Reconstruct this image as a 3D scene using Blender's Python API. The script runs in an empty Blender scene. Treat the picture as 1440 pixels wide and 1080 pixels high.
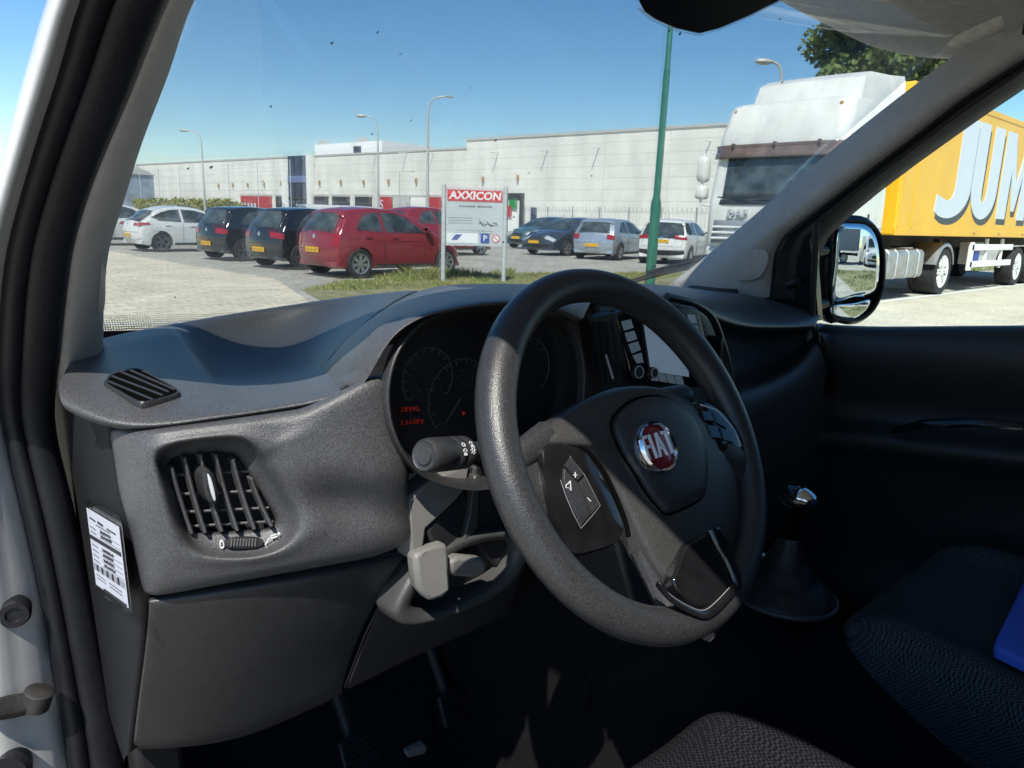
import bpy, bmesh, math, random
from mathutils import Vector as V, Matrix
random.seed(7)
R = math.radians
S = bpy.context.scene
COL = S.collection
# ------------------------------------------------------------------ camera, sky, sun, exposure
FPX = 1060.0
CP = V((-.94, -.43, 1.33))
YAW, PITCH, ROLL = R(43), math.atan(232/FPX), R(1.7)
fw = V((math.sin(YAW)*math.cos(PITCH), math.cos(YAW)*math.cos(PITCH), -math.sin(PITCH)))
r0 = V((math.cos(YAW), -math.sin(YAW), 0)); u0 = r0.cross(fw)
RT = r0*math.cos(ROLL)+u0*math.sin(ROLL); UP = u0*math.cos(ROLL)-r0*math.sin(ROLL)
cd = bpy.data.cameras.new('camera'); co = bpy.data.objects.new('camera', cd); COL.objects.link(co)
cd.sensor_width = 36; cd.lens = FPX*36/1440; cd.clip_start = .02; cd.clip_end = 2000
co.matrix_world = Matrix(((RT.x, UP.x, -fw.x, CP.x), (RT.y, UP.y, -fw.y, CP.y), (RT.z, UP.z, -fw.z, CP.z), (0, 0, 0, 1)))
S.camera = co
SUN = V((-.50, -.40, .83)).normalized()
w = bpy.data.worlds.new('World'); S.world = w; w.use_nodes = True
nt = w.node_tree
sky = nt.nodes.new('ShaderNodeTexSky'); sky.sky_type = 'NISHITA'; sky.sun_disc = False
sky.sun_elevation = math.asin(SUN.z); sky.sun_rotation = math.atan2(SUN.x, SUN.y)
sky.air_density = 1.0; sky.dust_density = .05; sky.ozone_density = 3.0
bg = nt.nodes['Background']; bg.inputs['Strength'].default_value = .105
hs = nt.nodes.new('ShaderNodeHueSaturation'); hs.inputs['Saturation'].default_value = 1.25
nt.links.new(sky.outputs[0], hs.inputs['Color']); nt.links.new(hs.outputs[0], bg.inputs[0])
sl = bpy.data.lights.new('sun', 'SUN'); sl.energy = 4.8; sl.angle = R(.5); sl.color = (1, .95, .87)
so = bpy.data.objects.new('sun', sl); COL.objects.link(so)
so.rotation_euler = SUN.to_track_quat('Z', 'Y').to_euler()
S.view_settings.view_transform = 'Standard'; S.view_settings.look = 'None'
S.view_settings.exposure = .72; S.view_settings.gamma = 1
S.render.engine = 'CYCLES'; S.cycles.max_bounces = 8; S.cycles.transparent_max_bounces = 16
S.cycles.use_denoising = True

# ------------------------------------------------------------------ points taken along the camera's rays at a chosen distance
def ray(px, py): return fw+RT*((px-720)/FPX)+UP*((540-py)/FPX)
def PL(px, py, n, c):
    d = ray(px, py); n = V(n); return CP+d*((c-CP.dot(n))/d.dot(n))
def X(px, py, x): return PL(px, py, (1, 0, 0), x)
def Y(px, py, y): return PL(px, py, (0, 1, 0), y)
def Z(px, py, z): return PL(px, py, (0, 0, 1), z)
def D(px, py, d): return CP+ray(px, py)*d
def cr(p0, p1, p2, p3, t):
    return ((p1*2)+(p2-p0)*t+(p0*2-p1*5+p2*4-p3)*t*t+(p1*3-p0-p2*3+p3)*t*t*t)*.5
def spline(pts, k=6, closed=False):
    pts = [V(p) for p in pts]; n = len(pts); out = []
    for i in range(n if closed else n-1):
        g = (lambda j: pts[j % n]) if closed else (lambda j: pts[max(0, min(n-1, j))])
        for j in range(k): out.append(cr(g(i-1), g(i), g(i+1), g(i+2), j/k))
    if not closed: out.append(pts[-1].copy())
    return out
def rs(pts, n, closed=False):
    pts = [V(p) for p in pts]
    if closed: pts = pts+[pts[0]]
    L = [0]
    for a, b in zip(pts, pts[1:]): L.append(L[-1]+(b-a).length)
    out = []; m = n if closed else n-1; j = 0
    for i in range(n):
        s = L[-1]*i/m
        while j < len(pts)-2 and L[j+1] < s: j += 1
        d = L[j+1]-L[j]; out.append(pts[j].lerp(pts[j+1], (s-L[j])/d if d > 0 else 0))
    return out

# ------------------------------------------------------------------ materials
MATS = {}
def mat(name, c, rough=.5, metal=0, var=0, vs=8, bump=0, bs=400, spec=.5, emit=0, coat=0, kind='noise', c2=None, stretch=None):
    if name in MATS: return MATS[name]
    m = bpy.data.materials.new(name); m.use_nodes = True; MATS[name] = m
    t = m.node_tree; b = t.nodes['Principled BSDF']; L = t.links.new
    b.inputs['Base Color'].default_value = (*c, 1); b.inputs['Roughness'].default_value = rough
    b.inputs['Metallic'].default_value = metal; b.inputs['Specular IOR Level'].default_value = spec
    b.inputs['Coat Weight'].default_value = coat; b.inputs['Coat Roughness'].default_value = .04
    if emit:
        b.inputs['Emission Color'].default_value = (*c, 1); b.inputs['Emission Strength'].default_value = emit
    tc = t.nodes.new('ShaderNodeTexCoord'); src = tc.outputs['Object']
    if stretch:
        mp = t.nodes.new('ShaderNodeMapping'); mp.inputs['Scale'].default_value = stretch; L(src, mp.inputs[0]); src = mp.outputs[0]
    if var or c2:
        n = t.nodes.new('ShaderNodeTexNoise'); n.inputs['Scale'].default_value = vs; n.inputs['Detail'].default_value = 6
        n.inputs['Roughness'].default_value = .65
        L(src, n.inputs['Vector'])
        r = t.nodes.new('ShaderNodeValToRGB'); L(n.outputs['Fac'], r.inputs[0])
        a = c2 if c2 else tuple(x*(1-var) for x in c); d = c if c2 else tuple(min(1, x*(1+var)) for x in c)
        r.color_ramp.elements[0].position = .36; r.color_ramp.elements[1].position = .64
        r.color_ramp.elements[0].color = (*a, 1); r.color_ramp.elements[1].color = (*d, 1)
        L(r.outputs[0], b.inputs['Base Color'])
        mr = t.nodes.new('ShaderNodeMapRange'); L(n.outputs['Fac'], mr.inputs[0])
        mr.inputs[3].default_value = max(.02, rough-.08); mr.inputs[4].default_value = min(1, rough+.08)
        L(mr.outputs[0], b.inputs['Roughness'])
    if bump:
        if kind == 'voronoi':
            n = t.nodes.new('ShaderNodeTexVoronoi'); n.inputs['Scale'].default_value = bs; L(src, n.inputs['Vector']); o = n.outputs['Distance']
        elif kind == 'weave':
            n = t.nodes.new('ShaderNodeTexChecker'); n.inputs['Scale'].default_value = bs; L(src, n.inputs['Vector']); o = n.outputs['Fac']
        else:
            n = t.nodes.new('ShaderNodeTexNoise'); n.inputs['Scale'].default_value = bs; n.inputs['Detail'].default_value = 3; L(src, n.inputs['Vector']); o = n.outputs['Fac']
        if kind == 'weave' and b.inputs['Base Color'].links:
            lk = b.inputs['Base Color'].links[0].from_socket; mm = t.nodes.new('ShaderNodeMix'); mm.data_type = 'RGBA'; mm.blend_type = 'MULTIPLY'; mm.inputs[0].default_value = .75
            L(lk, mm.inputs[6]); L(n.outputs['Fac'], mm.inputs[7]); L(mm.outputs[2], b.inputs['Base Color'])
        bp = t.nodes.new('ShaderNodeBump'); bp.inputs['Strength'].default_value = bump; bp.inputs['Distance'].default_value = .6/bs
        L(o, bp.inputs['Height']); L(bp.outputs[0], b.inputs['Normal'])
    return m
def glass_mat(name, tint=(.93, .97, .95), dust=.0, specks=False):
    m = bpy.data.materials.new(name); m.use_nodes = True; t = m.node_tree; L = t.links.new
    for n in list(t.nodes):
        if n.type == 'BSDF_PRINCIPLED': t.nodes.remove(n)
    out = t.nodes['Material Output']
    tr = t.nodes.new('ShaderNodeBsdfTransparent'); tr.inputs[0].default_value = (*tint, 1)
    gl = t.nodes.new('ShaderNodeBsdfGlossy'); gl.inputs['Roughness'].default_value = .0
    fr = t.nodes.new('ShaderNodeFresnel'); fr.inputs[0].default_value = 1.45
    mx = t.nodes.new('ShaderNodeMixShader'); ml = t.nodes.new('ShaderNodeMath'); ml.operation = 'MULTIPLY'; ml.inputs[1].default_value = .45
    L(fr.outputs[0], ml.inputs[0]); L(ml.outputs[0], mx.inputs[0]); L(tr.outputs[0], mx.inputs[1]); L(gl.outputs[0], mx.inputs[2])
    last = mx
    tc = t.nodes.new('ShaderNodeTexCoord')
    if dust:
        df = t.nodes.new('ShaderNodeBsdfDiffuse'); df.inputs[0].default_value = (.8, .8, .76, 1)
        n = t.nodes.new('ShaderNodeTexNoise'); n.inputs['Scale'].default_value = 9; n.inputs['Detail'].default_value = 8; n.inputs['Roughness'].default_value = .7
        L(tc.outputs['Object'], n.inputs['Vector'])
        mr = t.nodes.new('ShaderNodeMapRange'); mr.inputs[1].default_value = .35; mr.inputs[2].default_value = .75
        mr.inputs[3].default_value = dust*.2; mr.inputs[4].default_value = dust*1.6; L(n.outputs['Fac'], mr.inputs[0])
        m2 = t.nodes.new('ShaderNodeMixShader'); L(mr.outputs[0], m2.inputs[0]); L(last.outputs[0], m2.inputs[1]); L(df.outputs[0], m2.inputs[2]); last = m2
    if specks:
        df = t.nodes.new('ShaderNodeBsdfDiffuse'); df.inputs[0].default_value = (.03, .03, .025, 1)
        v = t.nodes.new('ShaderNodeTexVoronoi'); v.inputs['Scale'].default_value = 26; L(tc.outputs['Object'], v.inputs['Vector'])
        v2 = t.nodes.new('ShaderNodeTexNoise'); v2.inputs['Scale'].default_value = 11; L(tc.outputs['Object'], v2.inputs['Vector'])
        mr = t.nodes.new('ShaderNodeMapRange'); mr.inputs[1].default_value = .45; mr.inputs[2].default_value = .7
        mr.inputs[3].default_value = 0; mr.inputs[4].default_value = .085; L(v2.outputs['Fac'], mr.inputs[0])
        lt = t.nodes.new('ShaderNodeMath'); lt.operation = 'LESS_THAN'; L(v.outputs['Distance'], lt.inputs[0]); L(mr.outputs[0], lt.inputs[1])
        m2 = t.nodes.new('ShaderNodeMixShader'); ms = t.nodes.new('ShaderNodeMath'); ms.operation = 'MULTIPLY'; ms.inputs[1].default_value = .8
        L(lt.outputs[0], ms.inputs[0]); L(ms.outputs[0], m2.inputs[0]); L(last.outputs[0], m2.inputs[1]); L(df.outputs[0], m2.inputs[2]); last = m2
    L(last.outputs[0], out.inputs[0]); MATS[name] = m
    return m
M = MATS
mat('dash', (.060, .061, .064), .39, bump=.8, bs=900, var=.42, vs=620)
mat('dash_smooth', (.026, .0265, .028), .42, bump=.4, bs=900, var=.32, vs=620)
mat('rim_skin', (.026, .0265, .028), .36, bump=.5, bs=800, var=.35, vs=560)
mat('hub_skin', (.030, .0295, .0285), .42, bump=.5, bs=900, var=.3, vs=620)
mat('void', (.003, .003, .003), 1, spec=0)
mat('gloss_black', (.008, .008, .009), .09, spec=.6, var=.3, vs=30)
mat('matt_black', (.014, .014, .016), .62, bump=.2, bs=300, var=.3)
mat('rubber', (.0075, .008, .011), .5, spec=.35, bump=.15, bs=200, var=.3)
mat('trim_grey', (.44, .42, .40), .68, bump=.25, bs=700, var=.06, vs=30)
mat('headliner', (.60, .56, .51), .95, bump=.3, bs=900, var=.1, vs=60)
mat('van_paint', (.62, .62, .605), .22, coat=.5, var=.07, vs=9)
mat('chrome', (.8, .81, .83), .12, 1, var=.05)
mat('silver_ink', (.62, .63, .65), .45)
mat('letter_silver', (.75, .76, .78), .3)
mat('button_ink', (.20, .205, .215), .5)
mat('badge_red', (.21, .008, .018), .22, coat=.6, var=.1)
mat('lever_grey', (.045, .045, .044), .5, bump=.3, bs=500, var=.15)
mat('lever_light', (.15, .146, .138), .5, bump=.3, bs=500, var=.12)
mat('carpet', (.012, .012, .014), .98, spec=.1, bump=.9, bs=260, var=.5, vs=120)
mat('seat_cloth', (.016, .0165, .020), .93, spec=.1, bump=.9, bs=300, var=.3, vs=200, kind='weave')
mat('seat_cloth_blue', (.075, .088, .098), .93, spec=.1, bump=.8, bs=320, var=.3, vs=200, kind='weave')
mat('screen', (.30, .40, .52), .12, emit=.16, var=.25, vs=6)
mat('screen_key', (.20, .27, .33), .2, emit=.10, var=.1)
mat('red_lamp', (1, .05, .02), .4, emit=.03)
mat('dim_ink', (.10, .10, .11), .5)
mat('console_plastic', (.008, .0082, .009), .85, spec=.05, bump=.3, bs=500, var=.2)
mat('end_shade_plastic', (.006, .0065, .008), .65, spec=.25, bump=.3, bs=500, var=.2)  # dash end colour darkened to stand in for shade
mat('paper', (.78, .78, .84), .7, var=.05)
mat('ink', (.03, .03, .035), .7)
mat('grey_ink', (.42, .42, .46), .7)
mat('blue_card', (.05, .115, .60), .42, var=.12, bump=.1, bs=300)
mat('dirty_metal', (.022, .021, .02), .5, 0, var=.4, vs=40)
glass_mat('windscreen_glass', (.955, .985, .975), .026, True)
glass_mat('side_glass', (.90, .95, .93))
glass_mat('sleeve', (.97, .97, .97))

# ------------------------------------------------------------------ mesh helpers
class MB:
    def __init__(s): s.v = []; s.f = []
    def add(s, vs, fs):
        o = len(s.v); s.v += [V(p) for p in vs]; s.f += [tuple(i+o for i in f) for f in fs]; return s
    def box(s, c, d, rot=None):
        c = V(c); x, y, z = d[0]/2, d[1]/2, d[2]/2
        vs = [V((i, j, k)) for i in (-x, x) for j in (-y, y) for k in (-z, z)]
        if rot is not None: vs = [rot @ p for p in vs]
        return s.add([c+p for p in vs], [(0, 1, 3, 2), (4, 6, 7, 5), (0, 4, 5, 1), (2, 3, 7, 6), (0, 2, 6, 4), (1, 5, 7, 3)])
    def loft(s, rows, cu=False, cv=False, cap=False):
        n, m = len(rows), len(rows[0]); o = []
        for i in range(n if cu else n-1):
            for j in range(m if cv else m-1):
                a, b = i, (i+1) % n; c, d = j, (j+1) % m
                o.append((a*m+c, a*m+d, b*m+d, b*m+c))
        if cap and cv:
            o.append(tuple(range(m-1, -1, -1))); o.append(tuple((n-1)*m+j for j in range(m)))
        return s.add([p for r in rows for p in r], o)
    def tube(s, pts, rad, k=10, closed=False, cap=True, flat=1.0, upv=None):
        pts = [V(p) for p in pts]; n = len(pts); rows = []
        rr = rad if isinstance(rad, (list, tuple)) else [rad]*n
        prev = None
        for i, p in enumerate(pts):
            if closed: t = pts[(i+1) % n]-pts[i-1]
            else: t = pts[min(n-1, i+1)]-pts[max(0, i-1)]
            t.normalize()
            if upv is not None: a = V(upv)-t*t.dot(V(upv))
            elif prev is None: a = t.orthogonal()
            else: a = prev-t*t.dot(prev)
            a.normalize(); prev = a; b = t.cross(a)
            rows.append([p+a*(rr[i]*math.cos(2*math.pi*j/k))+b*(rr[i]*flat*math.sin(2*math.pi*j/k)) for j in range(k)])
        return s.loft(rows, cu=closed, cv=True, cap=cap and not closed)
    def lathe(s, prof, c, ax, k=24, cap=True):
        c = V(c); ax = V(ax).normalized(); a = ax.orthogonal().normalized(); b = ax.cross(a)
        rows = [[c+ax*h+(a*math.cos(2*math.pi*j/k)+b*math.sin(2*math.pi*j/k))*r for j in range(k)] for r, h in prof]
        return s.loft(rows, cv=True, cap=cap)
    def prism(s, out, off):
        n = len(out); off = V(off); out = [V(p) for p in out]
        return s.add(out+[p+off for p in out], [tuple(range(n-1, -1, -1)), tuple(range(n, 2*n))]+[(i, (i+1) % n, (i+1) % n+n, i+n) for i in range(n)])
    def dome(s, out, nrm, prof, c=None):
        """rings of a star-shaped outline: prof = (scale, height) from the rim inwards"""
        out = [V(p) for p in out]; nrm = V(nrm).normalized()
        c = V(c) if c is not None else sum(out, V((0, 0, 0)))/len(out)
        rows = [[c+(p-c)*k+nrm*h for p in out] for k, h in prof]
        s.loft(rows, cv=True); n = len(out); o = len(s.v)-n
        s.f.append(tuple(range(o, o+n)))
        return s
    def build(s, name, m, parent=None, smooth=True, sub=0, bev=0, solid=0, ang=40, off=-1):
        me = bpy.data.meshes.new(name); me.from_pydata([tuple(p) for p in s.v], [], s.f); me.validate()
        bm = bmesh.new(); bm.from_mesh(me); bmesh.ops.remove_doubles(bm, verts=bm.verts, dist=1e-6)
        bmesh.ops.recalc_face_normals(bm, faces=bm.faces); bm.to_mesh(me); bm.free()
        me.materials.append(M[m] if isinstance(m, str) else m)
        o = bpy.data.objects.new(name, me); COL.objects.link(o)
        if parent is not None: o.parent = parent
        if smooth:
            for p in me.polygons: p.use_smooth = True
            if not sub:
                me.set_sharp_from_angle(angle=R(ang))
        if solid:
            d = o.modifiers.new('solid', 'SOLIDIFY'); d.thickness = solid; d.offset = off
        if bev:
            d = o.modifiers.new('bevel', 'BEVEL'); d.width = bev; d.segments = 2; d.limit_method = 'ANGLE'; d.angle_limit = R(40)
        if sub:
            d = o.modifiers.new('sub', 'SUBSURF'); d.levels = sub; d.render_levels = sub
        return o
def tag(o, label, cat, group=None, kind=None):
    o['label'] = label; o['category'] = cat
    if group: o['group'] = group
    if kind: o['kind'] = kind
    return o
def setting(o, kind='structure', label=None, cat=None):
    o['kind'] = kind
    if label: o['label'] = label; o['category'] = cat
    return o
def empty(name, loc=(0, 0, 0), rz=0):
    o = bpy.data.objects.new(name, None); COL.objects.link(o); o.location = loc; o.rotation_euler = (0, 0, rz); o.empty_display_size = .1
    return o
def copy_tree(o, parent=None):
    c = o.copy(); COL.objects.link(c)
    if parent is not None: c.parent = parent
    for ch in [x for x in COL.objects if x.parent == o]: copy_tree(ch, c)
    return c
def text_mb(body, org, xa, ya, h, depth=.002, sx=1.0, bold=0, align='CENTER', shear=0, space=1.0):
    """lettering as solid shapes; h = cap height"""
    cu = bpy.data.curves.new('t', 'FONT'); cu.body = body; cu.size = 1; cu.align_x = align; cu.align_y = 'CENTER'
    cu.offset = bold; cu.extrude = .5; cu.shear = shear; cu.resolution_u = 3; cu.space_character = space
    o = bpy.data.objects.new('t', cu); COL.objects.link(o)
    me = bpy.data.meshes.new_from_object(o.evaluated_get(bpy.context.evaluated_depsgraph_get()))
    xa = V(xa).normalized(); ya = V(ya).normalized(); za = xa.cross(ya); k = h/.72; mb = MB()
    mb.add([V(org)+xa*(v.co.x*k*sx)+ya*(v.co.y*k)+za*((v.co.z)*depth) for v in me.vertices], [tuple(p.vertices) for p in me.polygons])
    bpy.data.objects.remove(o); bpy.data.curves.remove(cu); bpy.data.meshes.remove(me)
    return mb

# ================================================================== THE VAN WE SIT IN (one thing, its parts as children)
van = tag(empty('van', (0, 0, 0)), 'white van seen from its open driver door, with dark grey dashboard and black steering wheel', 'van')
NA = (0, 1, .9); CA = .5+.9*1.13
def LA(px, py, dy=0):
    p = PL(px, py, NA, CA+dy)
    return p if p.z > 1.13 else Y(px, py, .5+dy)
def extend(rows):
    a = rows[0]
    top = [[p+V(d)*1.0 for p in a] for d in ((.07, -.95, .25), (.07, -.55, .24), (.055, -.27, .20), (.03, -.13, .12))]
    b = rows[-1]
    return top+rows+[[V((p.x, p.y, p.z-.2)) for p in b], [V((p.x, p.y, .3)) for p in b]]
# --- white bodywork beside the door opening
def itp(tab, y):
    if y <= tab[0][0]: return tab[0][1]
    for (a, b), (c, d) in zip(tab, tab[1:]):
        if y <= c: return b+(d-b)*(y-a)/(c-a)
    return tab[-1][1]
W0 = [(0, 64), (100, 35), (170, 15), (225, 0), (300, -22), (450, -60), (620, -100), (1080, -120)]
W1 = [(0, 114), (100, 87), (200, 54), (300, 25), (350, 12), (425, 3), (570, 0), (670, 25), (755, 45), (850, 65), (955, 82), (1080, 102)]
S1 = [(0, 232), (65, 205), (105, 190), (165, 165), (220, 140), (280, 117), (350, 98), (450, 86), (525, 80), (570, 68), (630, 78), (715, 101), (840, 126), (965, 151), (1080, 177)]
T1 = [(0, 270), (100, 240), (200, 200), (300, 170), (350, 152), (435, 146), (500, 146), (540, 146)]
PYS = [0, 50, 100, 150, 200, 250, 300, 350, 400, 450, 500, 540, 580, 640, 700, 760, 840, 920, 1000, 1080]
rows = []
for py in PYS:
    a, b = itp(W0, py), itp(W1, py)
    l = LA(a, py); r = LA(b+6, py)
    if py == 0: l00 = [l+V((-.02, .5, -.1)), l+V((-.01, .12, 0)), l]
    m1 = LA(a+(b-a)*.18, py, -.018); m2 = LA(a+(b-a)*.45, py, -.026); m3 = LA(a+(b-a)*.62, py, -.024); m4 = LA(a+(b-a)*.72, py, -.008)
    qd = (l-CP).normalized(); rows.append([l+qd*.26+V((.015, 0, 0)), l+qd*.10+V((.006, 0, 0)), l+qd*.02, l, m1, m2, m3, m4, r, r+V((.01, .1, -.04))])
body = MB().loft(extend(rows)).build('body', 'van_paint', van, solid=.004, off=1, sub=1)
l00 += [V(p) for p in rows[0][4:]]
MB().loft([[p+V(d) for p in l00] for d in ((.07, -.95, .25), (.07, -.55, .24), (.055, -.27, .20), (.03, -.13, .12))]).build('rail_sun_block', 'van_paint', van, solid=.004, sub=1)  # unseen extra rail skin, added to block sun from the wheel hub
# roof, rear side walls, floor, bulkhead, right sill - what closes the cabin round the camera's view
mb = MB()
mb.loft([[V((-.70, y, 1.70+dz)), V((-.5, y, 1.80+dz)), V((0, y, 1.84+dz)), V((.5, y, 1.80+dz)), V((.70, y, 1.70+dz))] for y, dz in ((.04, -.01), (-.1, 0), (-.7, .02), (-2.4, .02))])
mb.build('roof', 'van_paint', van, solid=.03)
mb = MB(); mb.box((-.83, -1.65, 1.0), (.06, 1.6, 1.5)); mb.box((-.74, -1.65, 1.73), (.14, 1.6, .12))
mb.box((.83, -1.65, 1.0), (.06, 1.6, 1.5)); mb.box((.74, -1.65, 1.73), (.14, 1.6, .12)); mb.box((0, -2.45, 1.0), (1.7, .06, 1.5))
mb.build('rear_body', 'van_paint', van, bev=.02)
mb = MB(); mb.box((0, -.93, 1.05), (1.56, .04, 1.5)); mb.build('bulkhead', 'matt_black', van, bev=.01)
mb = MB(); mb.box((-.87, .0, .36), (.1, 1.7, .16)); mb.build('door_sill', 'matt_black', van, bev=.02)
rows = [[V((-.80*k, y+.02*abs(k)**2*-3, z-.03*k*k)) for k in (-1, -.8, -.4, 0, .4, .8, 1)] for y, z in ((1.0, 1.03), (1.2, 1.0), (1.45, .93), (1.66, .82), (1.76, .66), (1.78, .35))]
MB().loft(rows).build('bonnet', 'van_paint', van, sub=1, solid=.004)
# --- rubber door seal
rows = []
prof = [(0, .03), (.02, -.004), (.10, -.010), (.24, -.011), (.33, -.004), (.38, -.003), (.44, -.009), (.56, -.013), (.86, -.012), (.97, -.004), (1.0, .03)]
for py in PYS:
    a, b = itp(W1, py)-1, itp(S1, py)
    rows.append([LA(a+(b-a)*t, py, d) for t, d in prof])
MB().loft(extend(rows)).build('door_seal', 'rubber', van, sub=1, solid=.004)
# --- left pillar trim
rows = []
for py in [0, 50, 100, 150, 200, 250, 300, 350, 400, 440, 480, 510, 545]:
    a, b = itp(S1, py)-4, itp(T1, py)
    rows.append([LA(a, py, .03), LA(a+2, py, .0), LA(a+(b-a)*.35, py, .002), LA(a+(b-a)*.75, py, .022), LA(a+(b-a)*.94, py, .045), LA(b, py, .07), LA(b-1, py, .12)])
top = [[p+V(d) for p in rows[0]] for d in ((.09, -.55, .24), (.07, -.27, .20), (.035, -.13, .12))]
lt = MB().loft(top+rows).build('pillar_trim', 'trim_grey', van, sub=1, solid=.003)
oc = [V((0, 0, 0))]
cc = LA(137, 403, .035)
out = [LA(137+6.5*math.copysign(abs(math.cos(a))**.7, math.cos(a)), 403+37*math.copysign(abs(math.sin(a))**.7, math.sin(a)), .04) for a in [i*math.pi/12 for i in range(24)]]
MB().dome(out, (LA(110, 403)-LA(137, 403, .05)).cross(V((0, -.66, .75))) * -1, [(1, 0), (.96, .003), (.9, .004), (.5, .004)]).build('speaker_cover', 'trim_grey', lt)
# --- hinge pillar details: bung, door check strap
g = Y(20, 862, .482)
mb = MB().lathe([(.016, .012), (.0165, -.002), (.014, -.006), (.0085, -.006), (.0075, -.003), (.004, -.003)], g, (.25, 1, 0), 28)
mb.build('rubber_bung', 'rubber', van)
a, b = Y(-30, 1003, .46), Y(58, 985, .475)
mb = MB().tube([a, a.lerp(b, .5), b], [.011, .013, .012], 8, flat=.6)
mb.lathe([(.012, -.012), (.015, -.01), (.015, .01), (.012, .012)], Y(52, 983, .47), (.3, -.2, 1), 18)
mb.build('check_strap', 'dirty_metal', van)
mb = MB().lathe([(.03, .02), (.03, -.01), (.024, -.016), (.012, -.016)], Y(2, 1082, .49), (.2, 1, 0), 28); mb.build('rubber_bung', 'rubber', van)
# --- right pillar trim, door frame
def RA(px, py, dx=0): return PL(px, py, (1, 0, .15), .9+dx)
G1 = [(1342, 77), (1237, 157), (1125, 247), (1012, 345), (938, 403)]
G2 = [(1440, 82), (1350, 139), (1275, 199), (1219, 240), (1162, 285), (1091, 337), (1084, 352), (1082, 420)]
g1 = rs([RA(*p, .05) for p in [(1440, 5)]+G1+[(890, 440)]], 14); g2 = rs([RA(*p, 0) for p in [(1540, 20)]+G2], 14)
rows = []
for a, b in zip(g1, g2):
    m = a.lerp(b, .5)
    q_ = (a-CP).normalized(); rows.append([a+q_*.08+V((.004, -.004, 0)), a+q_*.008, a, a.lerp(b, .03), a.lerp(b, .25)+V((-.012, 0, 0)), a.lerp(b, .55)+V((-.032, -.012, -.01)), a.lerp(b, .88)+V((-.016, 0, 0)), b, b+V((.03, 0, 0))])
rt = MB().loft(rows).build('pillar_trim', 'trim_grey', van, sub=2, solid=.003)
o1 = spline([RA(*p, -.022) for p in [(1052, 352), (1078, 352), (1080, 372), (1066, 392), (1040, 395), (1033, 385), (1040, 365)]], 5, True)
MB().dome(o1, (-1, -.15, .1), [(1, -.004), (.97, .002), (.9, .003), (.4, .003)]).build('speaker_cover', 'trim_grey', rt)
# passenger door: upper frame, panel, window glass
H1 = [(1540, 20), (1440, 82), (1350, 139), (1275, 199), (1219, 240), (1162, 285), (1091, 337), (1080, 420)]
H2 = [(1540, 40), (1440, 113), (1369, 161), (1275, 229), (1215, 275), (1165, 318), (1140, 345), (1135, 420)]
h1 = rs([RA(*p, .012) for p in H1], 16); h2 = rs([RA(*p, .035) for p in H2], 16)
door = MB().loft([[a+V((.05, .02, .02)), a, a.lerp(b, .25)+V((-.02, 0, 0)), a.lerp(b, .5)+V((-.012, 0, 0)), a.lerp(b, .75)+V((-.02, 0, 0)), b, b+V((.05, 0, 0))] for a, b in zip(h1, h2)])
# rail above the window back to the B-pillar and the pillar itself
e = h2[0]
door.box((.69, -.42, 1.70), (.09, .86, .07)); door.box((.76, -.80, 1.25), (.08, .14, .95))
door = door.build('passenger_door', 'matt_black', van, sub=0, bev=.004)
# triangular sail panel ahead of the window
tri = [RA(*p, .02) for p in [(1086, 345), (1140, 318), (1150, 452), (1088, 425)]]
mb = MB().prism(tri, (.03, 0, 0)); mb.build('mirror_sail', 'gloss_black', door, bev=.004)
mb = MB().tube([RA(1148, 312, .0), RA(1141, 452, .0)], .008, 8); mb.build('window_channel', 'rubber', door)
mb = MB().tube([RA(1110, 400, .0), RA(1122, 396, -.01)], [.012, .009], 12); mb.build('mirror_adjuster', 'matt_black', door)
# door card: sill, upper roll, armrest, pocket
xs = [(1150, 456), (1200, 460), (1300, 459), (1440, 458), (1700, 452), (2300, 440)]
sill = rs([RA(*p, .03) for p in xs], 12)
rows = []
for dz, dx in ((-.004, .06), (.0, .02), (-.006, .0), (-.03, -.022), (-.07, -.03), (-.13, -.012), (-.17, .01), (-.215, .005), (-.225, -.05), (-.24, -.075), (-.27, -.07), (-.30, -.02), (-.42, .0), (-.55, -.01), (-.58, -.07), (-.80, -.06), (-.86, .02)):
    rows.append([p+V((dx, 0, dz)) for p in sill])
MB().loft(rows).build('door_card', 'dash_smooth', door, sub=2, solid=.004)
mb = MB().tube([RA(1255, 606, -.06), RA(1300, 596, -.075), RA(1370, 594, -.08), RA(1440, 600, -.075)], [.008, .012, .012, .01], 10, flat=.5); mb.build('door_pull', 'gloss_black', door)
mb = MB().box((.80, -.25, .72), (.05, 1.3, .78)); mb.build('door_skin', 'van_paint', door, bev=.02)
gl = [RA(*p, .05) for p in [(1150, 470), (1150, 330), (1275, 224), (1440, 105), (1560, 15)]]+[V((.71, -.75, 1.68)), V((.76, -.78, 1.14))]
MB().prism(gl, (.004, 0, .001)).build('window_glass', 'side_glass', door, smooth=False)
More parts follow.
